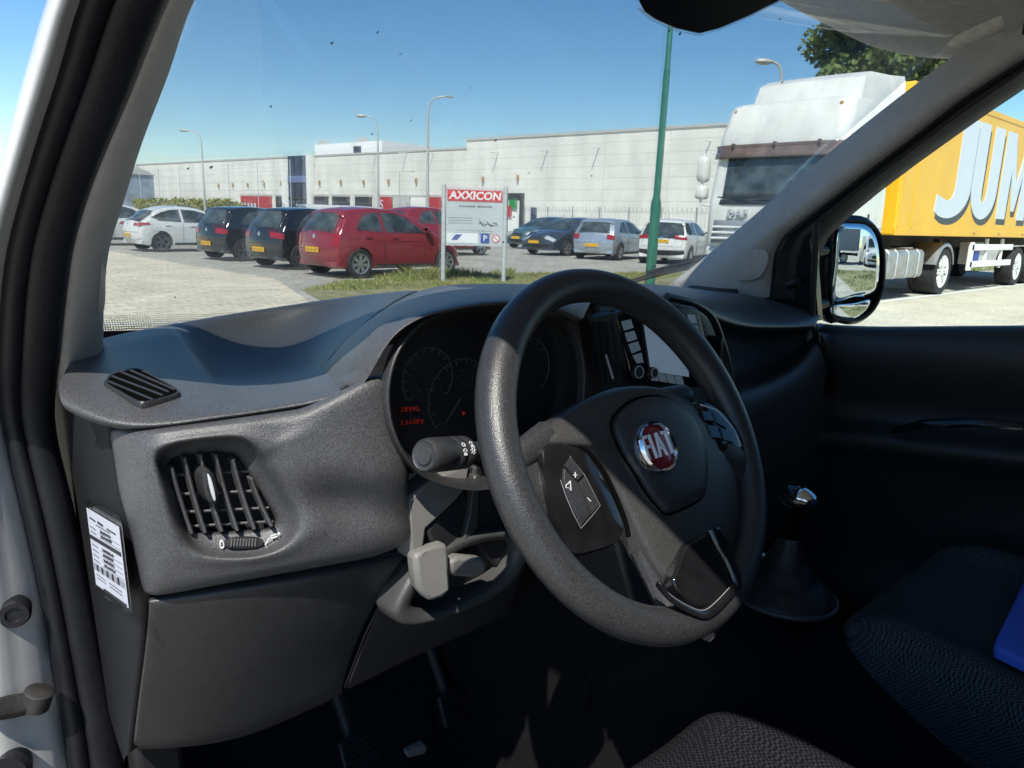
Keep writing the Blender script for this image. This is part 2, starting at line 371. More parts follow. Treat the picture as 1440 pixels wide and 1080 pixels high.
# --- side mirror
mo = [(1168, 330), (1176, 314), (1195, 307), (1220, 310), (1236, 325), (1243, 350), (1244, 385), (1240, 414), (1226, 440), (1205, 452), (1182, 450), (1168, 440)]
NM = V((-.50, -.866, -.012)).normalized(); MC = X(1205, 380, .97)
def MM(px, py, h=0): return PL(px, py, NM, MC.dot(NM)+h)
def round_out(pts, k=4): return spline(pts, k, True)
out = round_out([MM(*p) for p in mo])
mb = MB().dome(out, -NM, [(1.0, .0), (1.06, .008), (1.05, .04), (.95, .075), (.7, .10), (.3, .11)])
mir = mb.build('side_mirror', 'gloss_black', van)
bez = MB().loft([[p+NM*.0 for p in out], [p+NM*.006 for p in out], [MC+(p-MC)*.93+NM*.006 for p in out], [MC+(p-MC)*.92+NM*.001 for p in out]], cv=True); bez.build('mirror_bezel', 'matt_black', mir, sub=1)
mat('mirror', (.86, .89, .9), .0, 1)
def convex(px, name, rad):
    o = round_out([MM(*p, .002) for p in px]); c = sum(o, V((0, 0, 0)))/len(o); mb = MB(); rows = []
    for k in (1, .85, .7, .55, .4, .25, .1):
        rows.append([c+(p-c)*k+NM*((((o[0]-c).length**2)-(((p-c)*k).length**2))/(2*rad)) for p in o])
    base = max((p-c).length**2 for p in o)
    rows = [[c+(p-c)*k+NM*((base-((p-c)*k).length**2)/(2*rad)) for p in o] for k in (1, .85, .7, .55, .4, .25, .1, .01)]
    mb.loft(rows, cv=True); n = len(o); mb.f.append(tuple(range(len(mb.v)-n, len(mb.v))))
    return mb.build(name, 'mirror', mir, ang=80, solid=.002)
convex([(1178, 319), (1196, 314), (1217, 317), (1229, 332), (1234, 360), (1233, 395), (1228, 412), (1200, 418), (1170, 423), (1172, 370)], 'mirror_glass', 1.3)
convex([(1169, 430), (1200, 426), (1224, 421), (1219, 434), (1202, 446), (1182, 446), (1169, 441)], 'mirror_glass', .6)
mb = MB().tube([MM(1166, 352, -.02), MM(1150, 352, -.03)+V((-.05, 0, 0))], .02, 10); mb.tube([MM(1166, 425, -.02), MM(1150, 428, -.03)+V((-.05, 0, 0))], .02, 10); mb.prism([MM(1150, 325, -.02), MM(1174, 318, -.02), MM(1168, 448, -.02), MM(1146, 440, -.02)], -NM*.05)
mb.build('mirror_arm', 'gloss_black', mir, bev=.004)

# --- windscreen with its printed edge, headlining, sun visor
def WS(u, t):   # u across -1..1, t 0 bottom .. 1 top
    x = u*(.80-.12*t); yb = .94-.15*u*u; 
    return V((x, yb-(.60+.10*u*u)*t, 1.075+.05*u*u+(.655-.06*u*u)*t + .03*math.sin(math.pi*t)))
mb = MB().loft([[WS(-.93+2.01*i/24, j/12) for i in range(25)] for j in range(13)])
ws = mb.build('windscreen', 'windscreen_glass', van, solid=.005)
mat('frit', (.008, .009, .012), .35)
mb = MB()
for j0, j1 in ((-.02, .07),):
    mb.loft([[WS(-1+2*i/40, j)+V((0, -.008, -.006)) for i in range(41)] for j in (j0, .03, j1)])
for u0, u1 in ((-.93, -.90), (1.05, 1.08)):
    mb.loft([[WS(u, j/16)+V((0, -.008, -.006)) for u in (u0, u1)] for j in range(15)])
fr = mb.build('screen_border', 'frit', ws, solid=.001)
mb = MB()
for r_ in range(7):
    for i in range(400):
        u = -1+2*(i+.5*(r_ % 2))/400; c = WS(u, .074+.0052*r_)+V((0, -.008, -.006)); s = .0016*(1-.09*r_)
        du = (WS(u+.01, .1)-WS(u, .1)).normalized(); dv = (WS(u, .11)-WS(u, .1)).normalized()
        mb.add([c+du*s*math.cos(a)+dv*s*math.sin(a) for a in [k*math.pi/3 for k in range(6)]], [(0, 1, 2, 3, 4, 5)])
setting(mb.build('border_dots', 'frit', ws, smooth=False, solid=.0006), 'stuff')
# sensor block behind the glass, top centre
NW = (WS(.5, .9)-WS(.4, .9)).cross(WS(.4, .92)-WS(.4, .82)).normalized()
CW = WS(.22, .93).dot(NW)
def WP(px, py, h=0): return PL(px, py, NW, CW+h)
if NW.y > 0: SG = -1
else: SG = 1
so_ = [(905, 14), (920, 25), (950, 38), (982, 45), (1010, 38), (1050, 21), (1100, -4), (1130, -60), (900, -70), (898, 0)]
o = [WP(*p, SG*.012) for p in so_]
mb = MB().prism(o, NW*SG*.004); sb = mb.build('sensor_shroud', 'frit', van, bev=.001)
mb = MB()
ed = rs([WP(*p, SG*.010) for p in [(902, 12), (920, 26), (950, 38), (984, 46), (1014, 38), (1054, 21), (1100, -2)]], 70)
c0 = WP(985, 0, SG*.01)
for r_ in range(2):
    for i, p in enumerate(ed):
        q = p+(p-c0).normalized()*(.0015+.004*r_); s = .0013-.0003*r_
        mb.add([q+(RT*math.cos(a)+UP*math.sin(a))*s for a in [k*math.pi/3 for k in range(6)]], [(0, 1, 2, 3, 4, 5)])
setting(mb.build('border_dots', 'frit', sb, smooth=False, solid=.0006), 'stuff')
# headlining: front roll, then the ceiling
he = [(1010, -60), (1098, -2), (1160, 30), (1225, 62), (1290, 77), (1342, 80), (1400, 72), (1480, 40)]
dep = [.40, .37, .33, .28, .22, .16, .10, .03]
e0 = rs(spline([Y(p[0], p[1], d) for p, d in zip(he, dep)], 4), 16)
rows = [[p+V((.02, .02, .05)) for p in e0], [p+V((0, .01, .012)) for p in e0], e0, [p+V((-.01, -.03, .002)) for p in e0], [p+V((-.03, -.09, .014)) for p in e0], [V((p.x*.9-.03, p.y-.3, 1.72)) for p in e0], [V((p.x*.8-.05, -.9, 1.72)) for p in e0]]
hl = MB().loft(rows); hl.loft([[V((-.63, .22, 1.67)), V((-.2, .36, 1.72)), V((.2, .38, 1.73)), V((.5, .3, 1.72))], [V((-.64, 0, 1.69)), V((-.2, 0, 1.74)), V((.2, 0, 1.74)), V((.5, 0, 1.74))], [V((-.64, -.9, 1.69)), V((-.2, -.9, 1.74)), V((.2, -.9, 1.74)), V((.5, -.9, 1.74))]])
hl.build('headliner', 'headliner', van, sub=1, solid=.008)
vo = [(1242, -5), (1262, 8), (1300, 32), (1330, 54), (1348, 63), (1366, 60), (1384, 57), (1396, 66), (1420, 64), (1470, 40)]
v0 = rs(spline([Y(p[0], p[1], d-.05) for p, d in zip(vo, (.30, .28, .25, .21, .18, .17, .15, .13, .11, .06))], 4), 18)
MB().loft([[p+V((.01, .012, .015)) for p in v0], v0, [p+V((-.01, -.012, .002)) for p in v0], [p+V((-.05, -.07, .012)) for p in v0], [p+V((-.09, -.15, .03)) for p in v0]]).build('sun_visor', 'headliner', van, sub=1, solid=.012)
mb = MB().box(Y(1255, 4, .2), (.03, .02, .012)); mb.build('visor_clip', 'matt_black', van, bev=.003)
# wiper outside at the foot of the screen
a, b = WS(.62, .105)+V((0, .03, .01)), WS(.98, .20)+V((-.02, .035, .02))
wb = PL(884, 397, NW, CW) 
p0, p1 = Y(878, 399, .93), Y(990, 372, .83)
mb = MB().tube([p0, p0.lerp(p1, .5)+V((0, 0, .006)), p1], [.006, .009, .007], 8); mb.tube([p0.lerp(p1, .35)+V((0, .02, .01)), p1+V((.1, -.02, .04))], [.006, .008], 8)
mb.build('wiper', 'matt_black', van)
# ------------------------------------------------------------------ dashboard
def YR(row): return [Y(*p) for p in row]
pad = [YR(r) for r in (
 [(105,486,.60),(148,470,.62),(243,452,.66),(256,450,.67),(330,437,.68),(420,424,.68),(500,412,.66),(600,403,.52)],
 [(100,494,.56),(146,480,.58),(241,460,.63),(253,459,.645),(326,447,.67),(414,433,.665),(492,422,.63),(570,414,.50)],
 [(98,500,.53),(145,488,.54),(245,466,.59),(256,469,.62),(316,458,.66),(396,446,.67),(474,434,.63),(548,427,.46)],
 [(96,505,.50),(144,496,.50),(263,488,.52),(274,491,.60),(330,482,.635),(384,472,.645),(446,460,.61),(522,446,.42)],
 [(92,514,.45),(143,506,.45),(284,514,.43),(293,514,.55),(336,508,.575),(382,502,.575),(424,492,.55),(486,478,.365)],
 [(88,522,.41),(142,516,.40),(300,533,.375),(310,530,.49),(340,527,.50),(386,523,.50),(425,512,.48),(460,505,.32)],
 [(86,526,.39),(141,524,.38),(304,538,.352),(316,537,.40),(342,537,.405),(386,533,.40),(428,523,.385),(460,512,.305)],
 [(84,530,.37),(141,528,.36),(306,541,.338),(320,542,.338),(342,542,.336),(386,539,.326),(430,531,.312),(462,520,.285)],
 [(78,540,.33),(148,556,.30),(306,556,.275),(322,557,.272),(342,556,.27),(392,551,.26),(436,542,.25),(472,532,.235)],
 [(80,562,.30),(166,604,.235),(300,582,.213),(320,580,.21),(342,577,.208),(395,569,.20),(440,561,.19),(482,548,.18)],
 [(84,572,.31),(168,613,.236),(300,591,.212),(320,589,.209),(342,586,.206),(398,577,.198),(440,570,.188),(486,557,.178)],
 [(86,576,.35),(170,616,.26),(300,596,.24),(320,593,.238),(342,590,.235),(400,581,.22),(442,573,.21),(488,560,.20)])]
front = [V((p.x, min(.9, p.y+.16), p.z-.075)) for p in pad[0]]
rows = [front, [p.lerp(q, .75) for p, q in zip(front, pad[0])]]+pad
dash = MB().loft(rows).build('dashboard', 'dash', van, sub=3, solid=.004)
def crease(o, pts, val):
    me = o.data; at = me.attributes.new('crease_edge', 'FLOAT', 'EDGE'); key = lambda p: (round(p.x, 4), round(p.y, 4), round(p.z, 4)); st = {key(p) for p in pts}
    for e in me.edges:
        if all(key(me.vertices[v].co) in st for v in e.vertices): at.data[e.index].value = val
crease(dash, [pad[i][2] for i in range(1, 8)]+[p for p in pad[7][2:7]]+[pad[i][-1] for i in range(0, 9)], .85)
# instrument hood
K = YR([(486,560,.20),(482,548,.18),(472,532,.235),(458,515,.29),(486,478,.365),(522,446,.42),(560,420,.49),(600,403,.52),(660,399,.47),(725,398.5,.42),(800,399,.40),(850,402,.40)])
Lp = YR([(488,562,.19),(505,549,.166),(521,528,.158),(532,508,.152),(543,488,.149),(556,470,.147),(576,454,.145),(604,441,.143),(665,428,.142),(720,424,.142),(780,430,.142),(822,448,.145)])
Kk, Ll = rs(spline(K, 4), 26), rs(spline(Lp, 4), 26)
rows = []
for a, b in zip(Kk, Ll):
    m = a.lerp(b, .5)
    rows.append([a+V((0, .05, -.03)), a, a.lerp(b, .3)+V((0, 0, .006)), a.lerp(b, .6)+V((0, 0, .009)), a.lerp(b, .88)+V((0, 0, .006)), b, b+V((.0, .006, -.006)), b+V((.004, .05, -.008))])
MB().loft(rows).build('instrument_hood', 'dash', dash, sub=2, solid=.003)
# cluster tunnel and face
BO = [(690,430),(640,436),(602,449),(572,474),(552,512),(545,560),(554,610),(577,652),(610,678),(680,690),(760,660),(812,600),(823,545),(818,490),(800,454),(770,436),(730,430)]
BI = [(690,441),(648,447),(612,461),(585,490),(566,532),(562,580),(573,622),(594,650),(625,664),(680,668),(748,640),(794,592),(806,540),(803,492),(788,458),(762,443),(728,440)]
bo = spline([Y(*p, .150+.02*(p[1]-430)/250*-1+.01) for p in BO], 4, True); bi = spline([Y(*p, .205) for p in BI], 4, True)
mb = MB().loft([[p+V((0, .012, 0)) for p in bo], bo, [a.lerp(b, .06)+V((0, -.003, 0)) for a, b in zip(bo, bi)], [a.lerp(b, .22)+V((0, 0, 0)) for a, b in zip(bo, bi)], [a.lerp(b, .75)+V((0, .012, 0)) for a, b in zip(bo, bi)], bi, [p+V((0, .03, 0)) for p in bi]], cv=True)
clus = mb.build('instrument_cluster', 'dash_smooth', dash, sub=1)
c = sum(bi, V((0, 0, 0)))/len(bi)
MB().dome([p+V((0, .028, 0)) for p in bi], (0, -1, 0), [(1.02, 0), (.5, 0)], c+V((0, .028, 0))).build('cluster_face', 'matt_black', clus)
GY = .228
def ringpts(cx, cy, r, a0, a1, n=40):
    c = Y(cx, cy, GY); return [c+V((math.cos(R(a)), 0, math.sin(R(a))))*r for a in [a0+(a1-a0)*i/n for i in range(n+1)]]
mb = MB()
for cx, cy, r in ((602, 532, .034), (648, 560, .046), (740, 520, .04)):
    mb.tube(ringpts(cx, cy, r, -40, 220), .0005, 5)
    c = Y(cx, cy, GY)
    for a in range(-40, 221, 20):
        d = V((math.cos(R(a)), 0, math.sin(R(a)))); mb.tube([c+d*r*.86, c+d*r*.97], .0006, 4)
mb.build('gauge_dial', 'dim_ink', clus)
c = Y(648, 560, GY)
MB().tube([c, c+V((-.022, 0, -.026))], [.0012, .0006], 5).build('gauge_needle', 'dim_ink', clus)
rl = random.Random(8)
for row, (x0, yy, n_) in enumerate(((566, 576, 5), (566, 594, 6))):
    mb = MB()
    for k in range(n_):
        c = Y(x0+k*5.4, yy-.35*k, GY-.002)
        for dx, dz, w_, h_ in ((0, .0022, .0022, .0005), (0, 0, .0022, .0005), (0, -.0022, .0022, .0005), (-.0012, .0011, .0005, .002), (.0012, .0011, .0005, .002), (-.0012, -.0011, .0005, .002), (.0012, -.0011, .0005, .002)):
            if rl.random() < .68: mb.box(c+V((dx, 0, dz)), (w_, .001, h_))
    mb.build('display_row', 'red_lamp', clus)
MB().lathe([(.0022, 0), (.0016, -.001)], Y(652, 581, GY-.002), (0, 1, 0), 10).build('warning_lamp', 'red_lamp', clus)
mb = MB(); rl = random.Random(5)
for k in range(70):
    c = Y(rl.uniform(575, 668), rl.uniform(500, 560), GY-.001); mb.box(c, (rl.uniform(.0006, .003), .0006, .0006))
mb.build('gauge_marks', 'dim_ink', clus)
# driver-side facia with the air vent, made as rings from the vent opening outward
VC = (312, 698)
def polar(out, n=56):
    out = [V((p[0], p[1], 0)) for p in out]; c = V((*VC, 0)); res = []
    for i in range(n):
        a = 2*math.pi*i/n; d = V((math.cos(a), math.sin(a), 0)); best = None
        for p, q in zip(out, out[1:]+out[:1]):
            e = q-p; den = d.x*e.y-d.y*e.x
            if abs(den) < 1e-9: continue
            f = p-c; t = (f.x*e.y-f.y*e.x)/den; s = (f.x*d.y-f.y*d.x)/den
            if t > 0 and -1e-6 <= s <= 1+1e-6 and (best is None or t > best): best = t
        res.append(c+d*(best or 1))
    return res
PO = [(152,596),(160,603),(170,609),(235,600),(300,592),(380,581),(445,571),(490,562),(512,550),(530,530),(541,512),(546,560),(556,612),(578,654),(573,692),(578,735),(582,770),(500,788),(400,806),(300,824),(207,841),(203,842),(193,795),(181,740),(167,690),(160,640)]
RO = spline([V((a, b, 0)) for a, b in ((224,650),(234,632),(272,622),(330,618),(354,630),(376,660),(400,695),(413,722),(411,745),(392,768),(350,780),(300,778),(272,766),(252,735),(237,690))], 4, True)
LO = spline([V((a, b, 0)) for a, b in ((237,655),(248,643),(285,639),(320,638),(337,650),(362,690),(385,726),(386,738),(372,743),(330,745),(285,748),(268,745),(258,725),(247,690))], 4, True)
po, ro, lo = polar(PO), polar([tuple(p[:2]) for p in RO]), polar([tuple(p[:2]) for p in LO])
def fy(px, py):
    b = .242-.085*max(0, min(1, (px-168)/380)); k = max(0, 226-.0-px); return b+.00010*max(0, py-700)*.5+k*k*.0000085
def F(p, d=0):
    q = max(0, min(1, (p.x-395)/70)); g_ = math.exp(-((p.y-700-(p.x-420)*.13)/26)**2)*.013*q-math.exp(-((p.y-640-(p.x-420)*.25)/30)**2)*.004*q
    return Y(p.x, p.y, fy(p.x, p.y)+d+g_)
mixp = lambda a, b, t: [p.lerp(q, t) for p, q in zip(a, b)]
rings = [[F(p, .024) for p in po], [F(p, .004) for p in po], [F(p, -.002) for p in mixp(po, ro, .05)], [F(p, -.006) for p in mixp(po, ro, .16)], [F(p, -.009) for p in mixp(po, ro, .3)], [F(p, -.010) for p in mixp(po, ro, .45)], [F(p, -.012) for p in mixp(po, ro, .62)], [F(p, -.015) for p in mixp(po, ro, .80)], [F(p, -.012) for p in mixp(po, ro, .93)],
         [F(p, -.003) for p in ro], [F(p, .004) for p in mixp(ro, lo, .22)], [F(p, .011) for p in mixp(ro, lo, .75)], [F(p, .013) for p in lo], [F(p, .06) for p in lo]]
MB().loft(rings, cv=True).build('facia', 'dash', dash, sub=2)
cv_ = Y(*VC, fy(*VC)+.05)
vent = MB().dome([F(p, .055) for p in lo], (0, -1, 0), [(1.05, 0), (.5, 0)]).build('air_vent', 'matt_black', dash)
FINS = [((240,655),(268,748)),((258,642),(287,747)),((280,638),(310,745)),((302,638),(332,744)),((326,645),(356,742)),((352,672),(380,738))]
for i, (a, b) in enumerate(FINS):
    p, q = Y(*a, fy(*a)+.006), Y(*b, fy(*b)+.006); n = (q-p).normalized(); s = n.cross(V((0, 1, 0))).normalized()
    mb = MB(); rows = []
    for k in range(9):
        t = k/8; c = p.lerp(q, t)+V((0, .0035*math.cos(math.pi*(t-.5))-.0035, 0)); w_ = .0015
        rows.append([c-s*w_+V((0, 0, 0)), c+V((0, -.0012, 0)), c+s*w_, c+s*w_*.8+V((0, .010, 0)), c-s*w_*.8+V((0, .010, 0))])
    mb.loft(rows, cv=True, cap=True).build('vane', 'dash', vent)
mb = MB()
for a, b in (((240,668),(350,662)),((248,695),(366,690)),((256,720),(378,714)),((266,740),(384,733))):
    p, q = Y(*a, fy(*a)+.015), Y(*b, fy(*b)+.015); mb.tube([p, q], .0013, 6)
mb.build('cross_vane', 'dash', vent)
p, q = Y(288, 660, fy(290, 690)+.0), Y(299, 706, fy(290, 690)+.0)
ax = (q-p).normalized(); sx_ = ax.cross(V((0, 1, 0))).normalized(); c = (p+q)/2; L_ = (q-p).length/2
o = [c+ax*L_*1.1*math.copysign(abs(math.sin(a))**.8, math.sin(a))+sx_*.0062*math.cos(a) for a in [i*math.pi/12 for i in range(24)]]
tab = MB().dome(o, (0, -1, 0), [(1, -.02), (1.0, 0), (.94, .004), (.6, .006), (.3, .006)]).build('vent_tab', 'dash_smooth', vent)
o = [c+V((0, -.0065, 0))+ax*L_*.86*math.sin(a)+sx_*.0016*math.cos(a) for a in [i*math.pi/8 for i in range(16)]]
MB().dome(o, (0, -1, 0), [(1, -.002), (.9, .001), (.4, .0012)]).build('vent_tab', 'silver_ink', vent)
# vent thumb wheel with its marks
def FP(px, py, d=0): return Y(px, py, fy(px, py)+d)
o = spline([FP(*p, .004) for p in ((322,758),(345,755),(366,757),(368,763),(360,768),(340,770),(318,769),(316,764))], 3, True)
vd = MB().dome(o, (0, -1, .1), [(1, -.003), (1, .003), (.93, .005), (.5, .0055)]).build('vent_dial', 'dash_smooth', dash)
mb = MB()
for k in range(9):
    mb.tube([FP(326+k*4.2, 758, -.0018), FP(325+k*4.2, 768, -.0018)], .0007, 4)
mb.build('dial_ribs', 'lever_light', vd)
nx = (FP(330, 765)-FP(310, 766)).normalized(); nz = V((0, 0, 1))
text_mb('0', FP(312, 766, .002), nx, nz, .0085, .002, .8).build('dial_mark', 'silver_ink', vd)
c = FP(379, 757, .0015)
mb = MB()
mb.tube([c+nx*.001+nz*.002, c+nx*.006+nz*.004], .0006, 4); mb.tube([c+nx*.001, c+nx*.007+nz*.0015], .0006, 4); mb.tube([c+nx*.0, c-nx*.004-nz*.006, c-nx*.003-nz*.009, c+nx*.003-nz*.009], .0006, 4)
mb.lathe([(.0015, 0), (.001, -.001)], c+nx*.0085+nz*.004, (0, 1, 0), 8)
mb.build('dial_mark', 'silver_ink', vd)
# defrost vent on the pad's left end
dv = [(147,535),(157,525),(182,519),(198,520),(228,535),(252,549),(250,555),(228,562),(204,567),(190,564),(165,550),(148,540)]
dl, dr = Y(143, 520, .385), Y(306, 556, .275); dn = (Y(148, 556, .30)-dl).cross(dr-dl).normalized()
dn = dn if dn.z > 0 else -dn
def PADF(px, py): return PL(px, py, dn, dl.dot(dn)+.0025)
def PADP(px, py, h=0):
    return PADF(px, py)+V((0, 0, h))
o = spline([PADP(*p) for p in dv], 3, True); c = sum(o, V((0, 0, 0)))/len(o)
nv = (o[8]-o[0]).cross(o[20]-o[4]).normalized(); nv = nv if nv.z > 0 else -nv
dfr = MB().loft([[p-nv*.006 for p in o], [p-nv*.0006 for p in o], [c+(p-c)*.97+nv*.0012 for p in o], [c+(p-c)*.92+nv*.0005 for p in o], [c+(p-c)*.90-nv*.005 for p in o]], cv=True).build('defrost_vent', 'dash_smooth', dash)
MB().dome([p+nv*.0004 for p in o], nv, [(.93, 0), (.4, 0)]).build('throat_shade', 'void', dfr)  # black sheet laid on the pad, stands in for shade inside the vent
for a, b in (((168,523),(237,552)),((158,530),(229,557)),((152,537),(215,563)),((182,521),(246,549))):
    p, q = PADP(*a), PADP(*b); d = (q-p).normalized(); s = d.cross(nv)
    MB().loft([[p-s*.0009+nv*.0014, p+s*.0009+nv*.0014, p+s*.0012+nv*.0002, p-s*.0006+nv*.0002], [q-s*.0009+nv*.0014, q+s*.0009+nv*.0014, q+s*.0012+nv*.0002, q-s*.0006+nv*.0002]], cv=True, cap=True).build('vane', 'dash_smooth', dfr)
# end face of the dashboard next to the seal
XE = -.748
co_ = [FP(152,596,.004), FP(167,690,.004), FP(181,740,.004), FP(193,795,.004), FP(203,842,.004), Y(199,905,.285), Y(189,985,.315), Y(180,1060,.34)]
fr_ = [X(72,545,XE), X(92,640,XE), X(104,700,XE), X(118,770,XE), X(132,840,XE), X(146,910,XE), X(160,985,XE), X(176,1075,XE)]
rows = []
for a, b in zip(co_, fr_):
    rows.append([a+V((.03, .012, 0)), a, a.lerp(b, .12)+V((-.001, 0, 0)), a.lerp(b, .35)+V((-.003, 0, 0)), a.lerp(b, .7)+V((-.002, 0, 0)), b, b+V((.01, .1, 0))])
MB().loft(rows).build('end_panel', 'end_shade_plastic', dash, sub=2)
# knee panel
kn = [YR(r) for r in (
 [(200,838,.262),(300,820,.242),(400,803,.222),(500,786,.205),(578,770,.20)],
 [(205,846,.250),(300,833,.228),(400,817,.208),(500,800,.194),(570,786,.190)],
 [(206,856,.252),(300,845,.230),(400,830,.210),(490,815,.197),(558,803,.193)],
 [(201,910,.272),(300,900,.250),(395,885,.232),(470,868,.222),(525,860,.220)],
 [(190,985,.305),(300,968,.282),(385,950,.268),(450,930,.262),(500,910,.260)],
 [(182,1046,.335),(312,1040,.318),(400,1006,.300),(455,980,.293),(482,968,.292)],
 [(181,1054,.345),(314,1048,.328),(402,1013,.310),(458,986,.302),(484,974,.302)],
 [(181,1056,.40),(314,1050,.38),(402,1015,.36),(458,988,.35),(484,976,.35)])]
MB().loft(kn).build('knee_panel', 'dash_smooth', dash, sub=2, solid=.003)
cc_ = [YR(r) for r in (
 [(582,775,.20),(620,765,.20),(680,760,.21),(740,745,.22)],
 [(570,790,.19),(620,800,.195),(690,800,.205),(745,780,.215)],
 [(540,838,.205),(610,850,.21),(690,830,.215),(740,808,.22)],
 [(514,894,.245),(580,885,.245),(660,862,.245),(730,830,.245)],
 [(486,966,.29),(565,922,.283),(645,888,.275),(722,852,.27)],
 [(485,972,.30),(568,927,.295),(648,893,.285),(724,857,.28)],
 [(486,974,.35),(570,929,.345),(650,895,.335),(726,859,.33)])]
MB().loft(cc_).build('column_cover', 'dash_smooth', dash, sub=2, solid=.003)
MB().tube([Y(566,790,.1935), Y(540,838,.2045), Y(513,894,.2442), Y(485,966,.2893)], .0012, 5).build('panel_seam', 'rubber', dash)
# plastic collar round the foot of the steering column, adjuster lever and switch housing
oo = spline([Y(*p, .178) for p in ((555,850),(553,868),(566,880),(600,876),(650,860),(700,836),(735,800),(742,760),(700,745),(640,760),(585,800))], 4, True)
ii = spline([Y(*p, .182) for p in ((580,845),(588,855),(605,858),(630,852),(662,838),(700,815),(718,790),(722,768),(700,760),(645,775),(600,815))], 4, True)
MB().loft([[p+V((0, .03, 0)) for p in oo], oo, [a.lerp(b, .2)+V((0, -.006, 0)) for a, b in zip(oo, ii)], [a.lerp(b, .8)+V((0, -.004, 0)) for a, b in zip(oo, ii)], ii, [p+V((0, .04, 0)) for p in ii]], cv=True).build('column_collar', 'lever_grey', dash, sub=1)
def chunk(pts, y, d, m, name, bev=.004, par=None):
    o = [Y(*p, y) if len(p) == 2 else Y(*p) for p in pts]
    return MB().prism(o, (0.0, d, 0)).build(name, m, par or dash, bev=bev)
chunk([(572,703,.175),(608,676,.175),(640,662,.19),(662,652,.20),(655,690,.19),(638,706,.18),(600,744,.17),(594,790,.17),(580,790,.17)], .17, .03, 'lever_light', 'column_shroud')  # pale colour stands in for sun glare on this facet
chunk([(600,746,.172),(640,708,.182),(656,690,.192),(668,740,.192),(655,756,.182),(616,780,.172)], .17, .03, 'matt_black', 'column_shroud')
chunk([(668,655),(690,655),(720,760),(700,800),(672,770),(660,720)], .195, .05, 'matt_black', 'column_shroud')
chunk([(668,668,.19),(676,668,.19),(672,745,.18),(652,762,.175),(660,730,.18)], .18, .012, 'lever_grey', 'column_shroud', .002)
o1 = [(583,782,.160),(600,775,.158),(630,764,.158),(633,790,.155),(635,832,.150),(622,842,.150),(604,847,.152),(588,828,.155),(585,805,.158)]
chunk(o1, .16, .018, 'lever_light', 'adjuster_lever', .005)
chunk([(634,790),(646,783),(681,786),(685,795),(684,806),(668,813),(640,811),(634,803)], .163, .016, 'lever_light', 'adjuster_lever', .004)
# indicator stalk
a, b = Y(592, 642, .062), Y(668, 634, .075)
ax = (b-a).normalized(); ax = V((ax.x, ax.y, ax.z)).normalized(); Ls = .062
a = Y(606, 640, .06); d = (Y(700, 632, .085)-a).normalized()
prof = [(.004, -.010), (.0075, -.0105), (.0085, -.0085), (.011, -.0085), (.0125, -.0095), (.0142, -.007), (.0148, -.003), (.0150, .002), (.0150, .022), (.0146, .0225), (.0146, .0235), (.0150, .024), (.0150, .034), (.0146, .0345), (.0146, .0355), (.0150, .036), (.0148, .046), (.0125, .052), (.009, .056), (.0085, .12)]
st = MB().lathe(prof, a, d, 36).build('indicator_stalk', 'dash_smooth', van)
side = V((0, 0, 1)).cross(d).normalized(); tocam = (CP-a).normalized(); tocam = (tocam-d*tocam.dot(d)).normalized(); upn = d.cross(tocam); upn = upn if upn.z > 0 else -upn
mb = MB()
def onst(h, ang): return a+d*h+(tocam*math.cos(ang)+upn*math.sin(ang))*.0152
def glyph(h, ang, segs, s=.004):
    c = onst(h, ang); n = (c-a-d*h).normalized(); yv = d; xv = n.cross(d)
    for g in segs: mb.tube([c+xv*(x*s)+yv*(y*s) for x, y in g], .00035, 4)
circ = lambda r, a0=0, a1=360, n=10: [(r*math.cos(R(a0+(a1-a0)*i/n)), r*math.sin(R(a0+(a1-a0)*i/n))) for i in range(n+1)]
glyph(.029, .45, [circ(.5)]); glyph(.029, .05, [circ(.6, -90, 90)+[(0, -.6)], [(-.9, -.4), (-.3, -.4)], [(-.9, 0), (-.3, 0)], [(-.9, .4), (-.3, .4)]])
glyph(.041, .5, [circ(.5, -90, 90)+[(0, -.5)], [(-.8, .3), (-.3, .3)], [(-.8, -.3), (-.3, -.3)]]); glyph(.041, .1, [circ(.45)]+[[(.65*math.cos(R(k*45)), .65*math.sin(R(k*45))), (1.0*math.cos(R(k*45)), 1.0*math.sin(R(k*45)))] for k in range(8)])
mb.build('stalk_marks', 'silver_ink', st)
# second stalk to the right of the column
a2 = V((-.20, .07, 1.13)); MB().lathe([(.004, -.01), (.013, -.008), (.015, 0), (.015, .04), (.009, .055), (.008, .1)], a2, (-1, .15, -.05), 20).build('wiper_stalk', 'dash_smooth', van)

# ------------------------------------------------------------------ middle and right of the dashboard (in shade)
ch = [YR(r) for r in (
 [(815,396,.60),(870,397,.58),(930,399,.56),(990,407,.54),(1050,411,.56),(1090,416,.50),(1160,440,.36)],
 [(810,400,.42),(866,401,.42),(932,402,.42),(990,411,.43),(1040,416,.46),(1078,423,.44),(1156,448,.35)],
 [(826,409,.30),(872,406,.29),(936,409,.29),(980,418,.29),(1020,432,.35),(1060,445,.38),(1152,454,.335)],
 [(836,424,.245),(880,414,.24),(938,415,.235),(976,426,.232),(1008,444,.26),(1050,461,.34),(1150,458,.332)],
 [(838,428,.25),(882,419,.245),(938,420,.24),(974,431,.237),(1004,450,.26),(1050,465,.345),(1150,461,.337)],
 [(840,430,.30),(884,421,.29),(938,422,.28),(972,434,.28),(1002,452,.30),(1050,468,.39),(1150,464,.38)])]
MB().loft([[V((p.x, .86, 1.07)) for p in ch[0]]]+ch).build('centre_hood', 'dash', dash, sub=2, solid=.003)
cs = MB(); o = [Y(838,424,.25), Y(940,418,.235), Y(978,428,.232), Y(1006,450,.24), Y(1020,500,.235), Y(1032,560,.225), Y(1040,640,.20), Y(1040,760,.16), V((-.17, .13, .80)), V((-.19, .2, 1.0))]
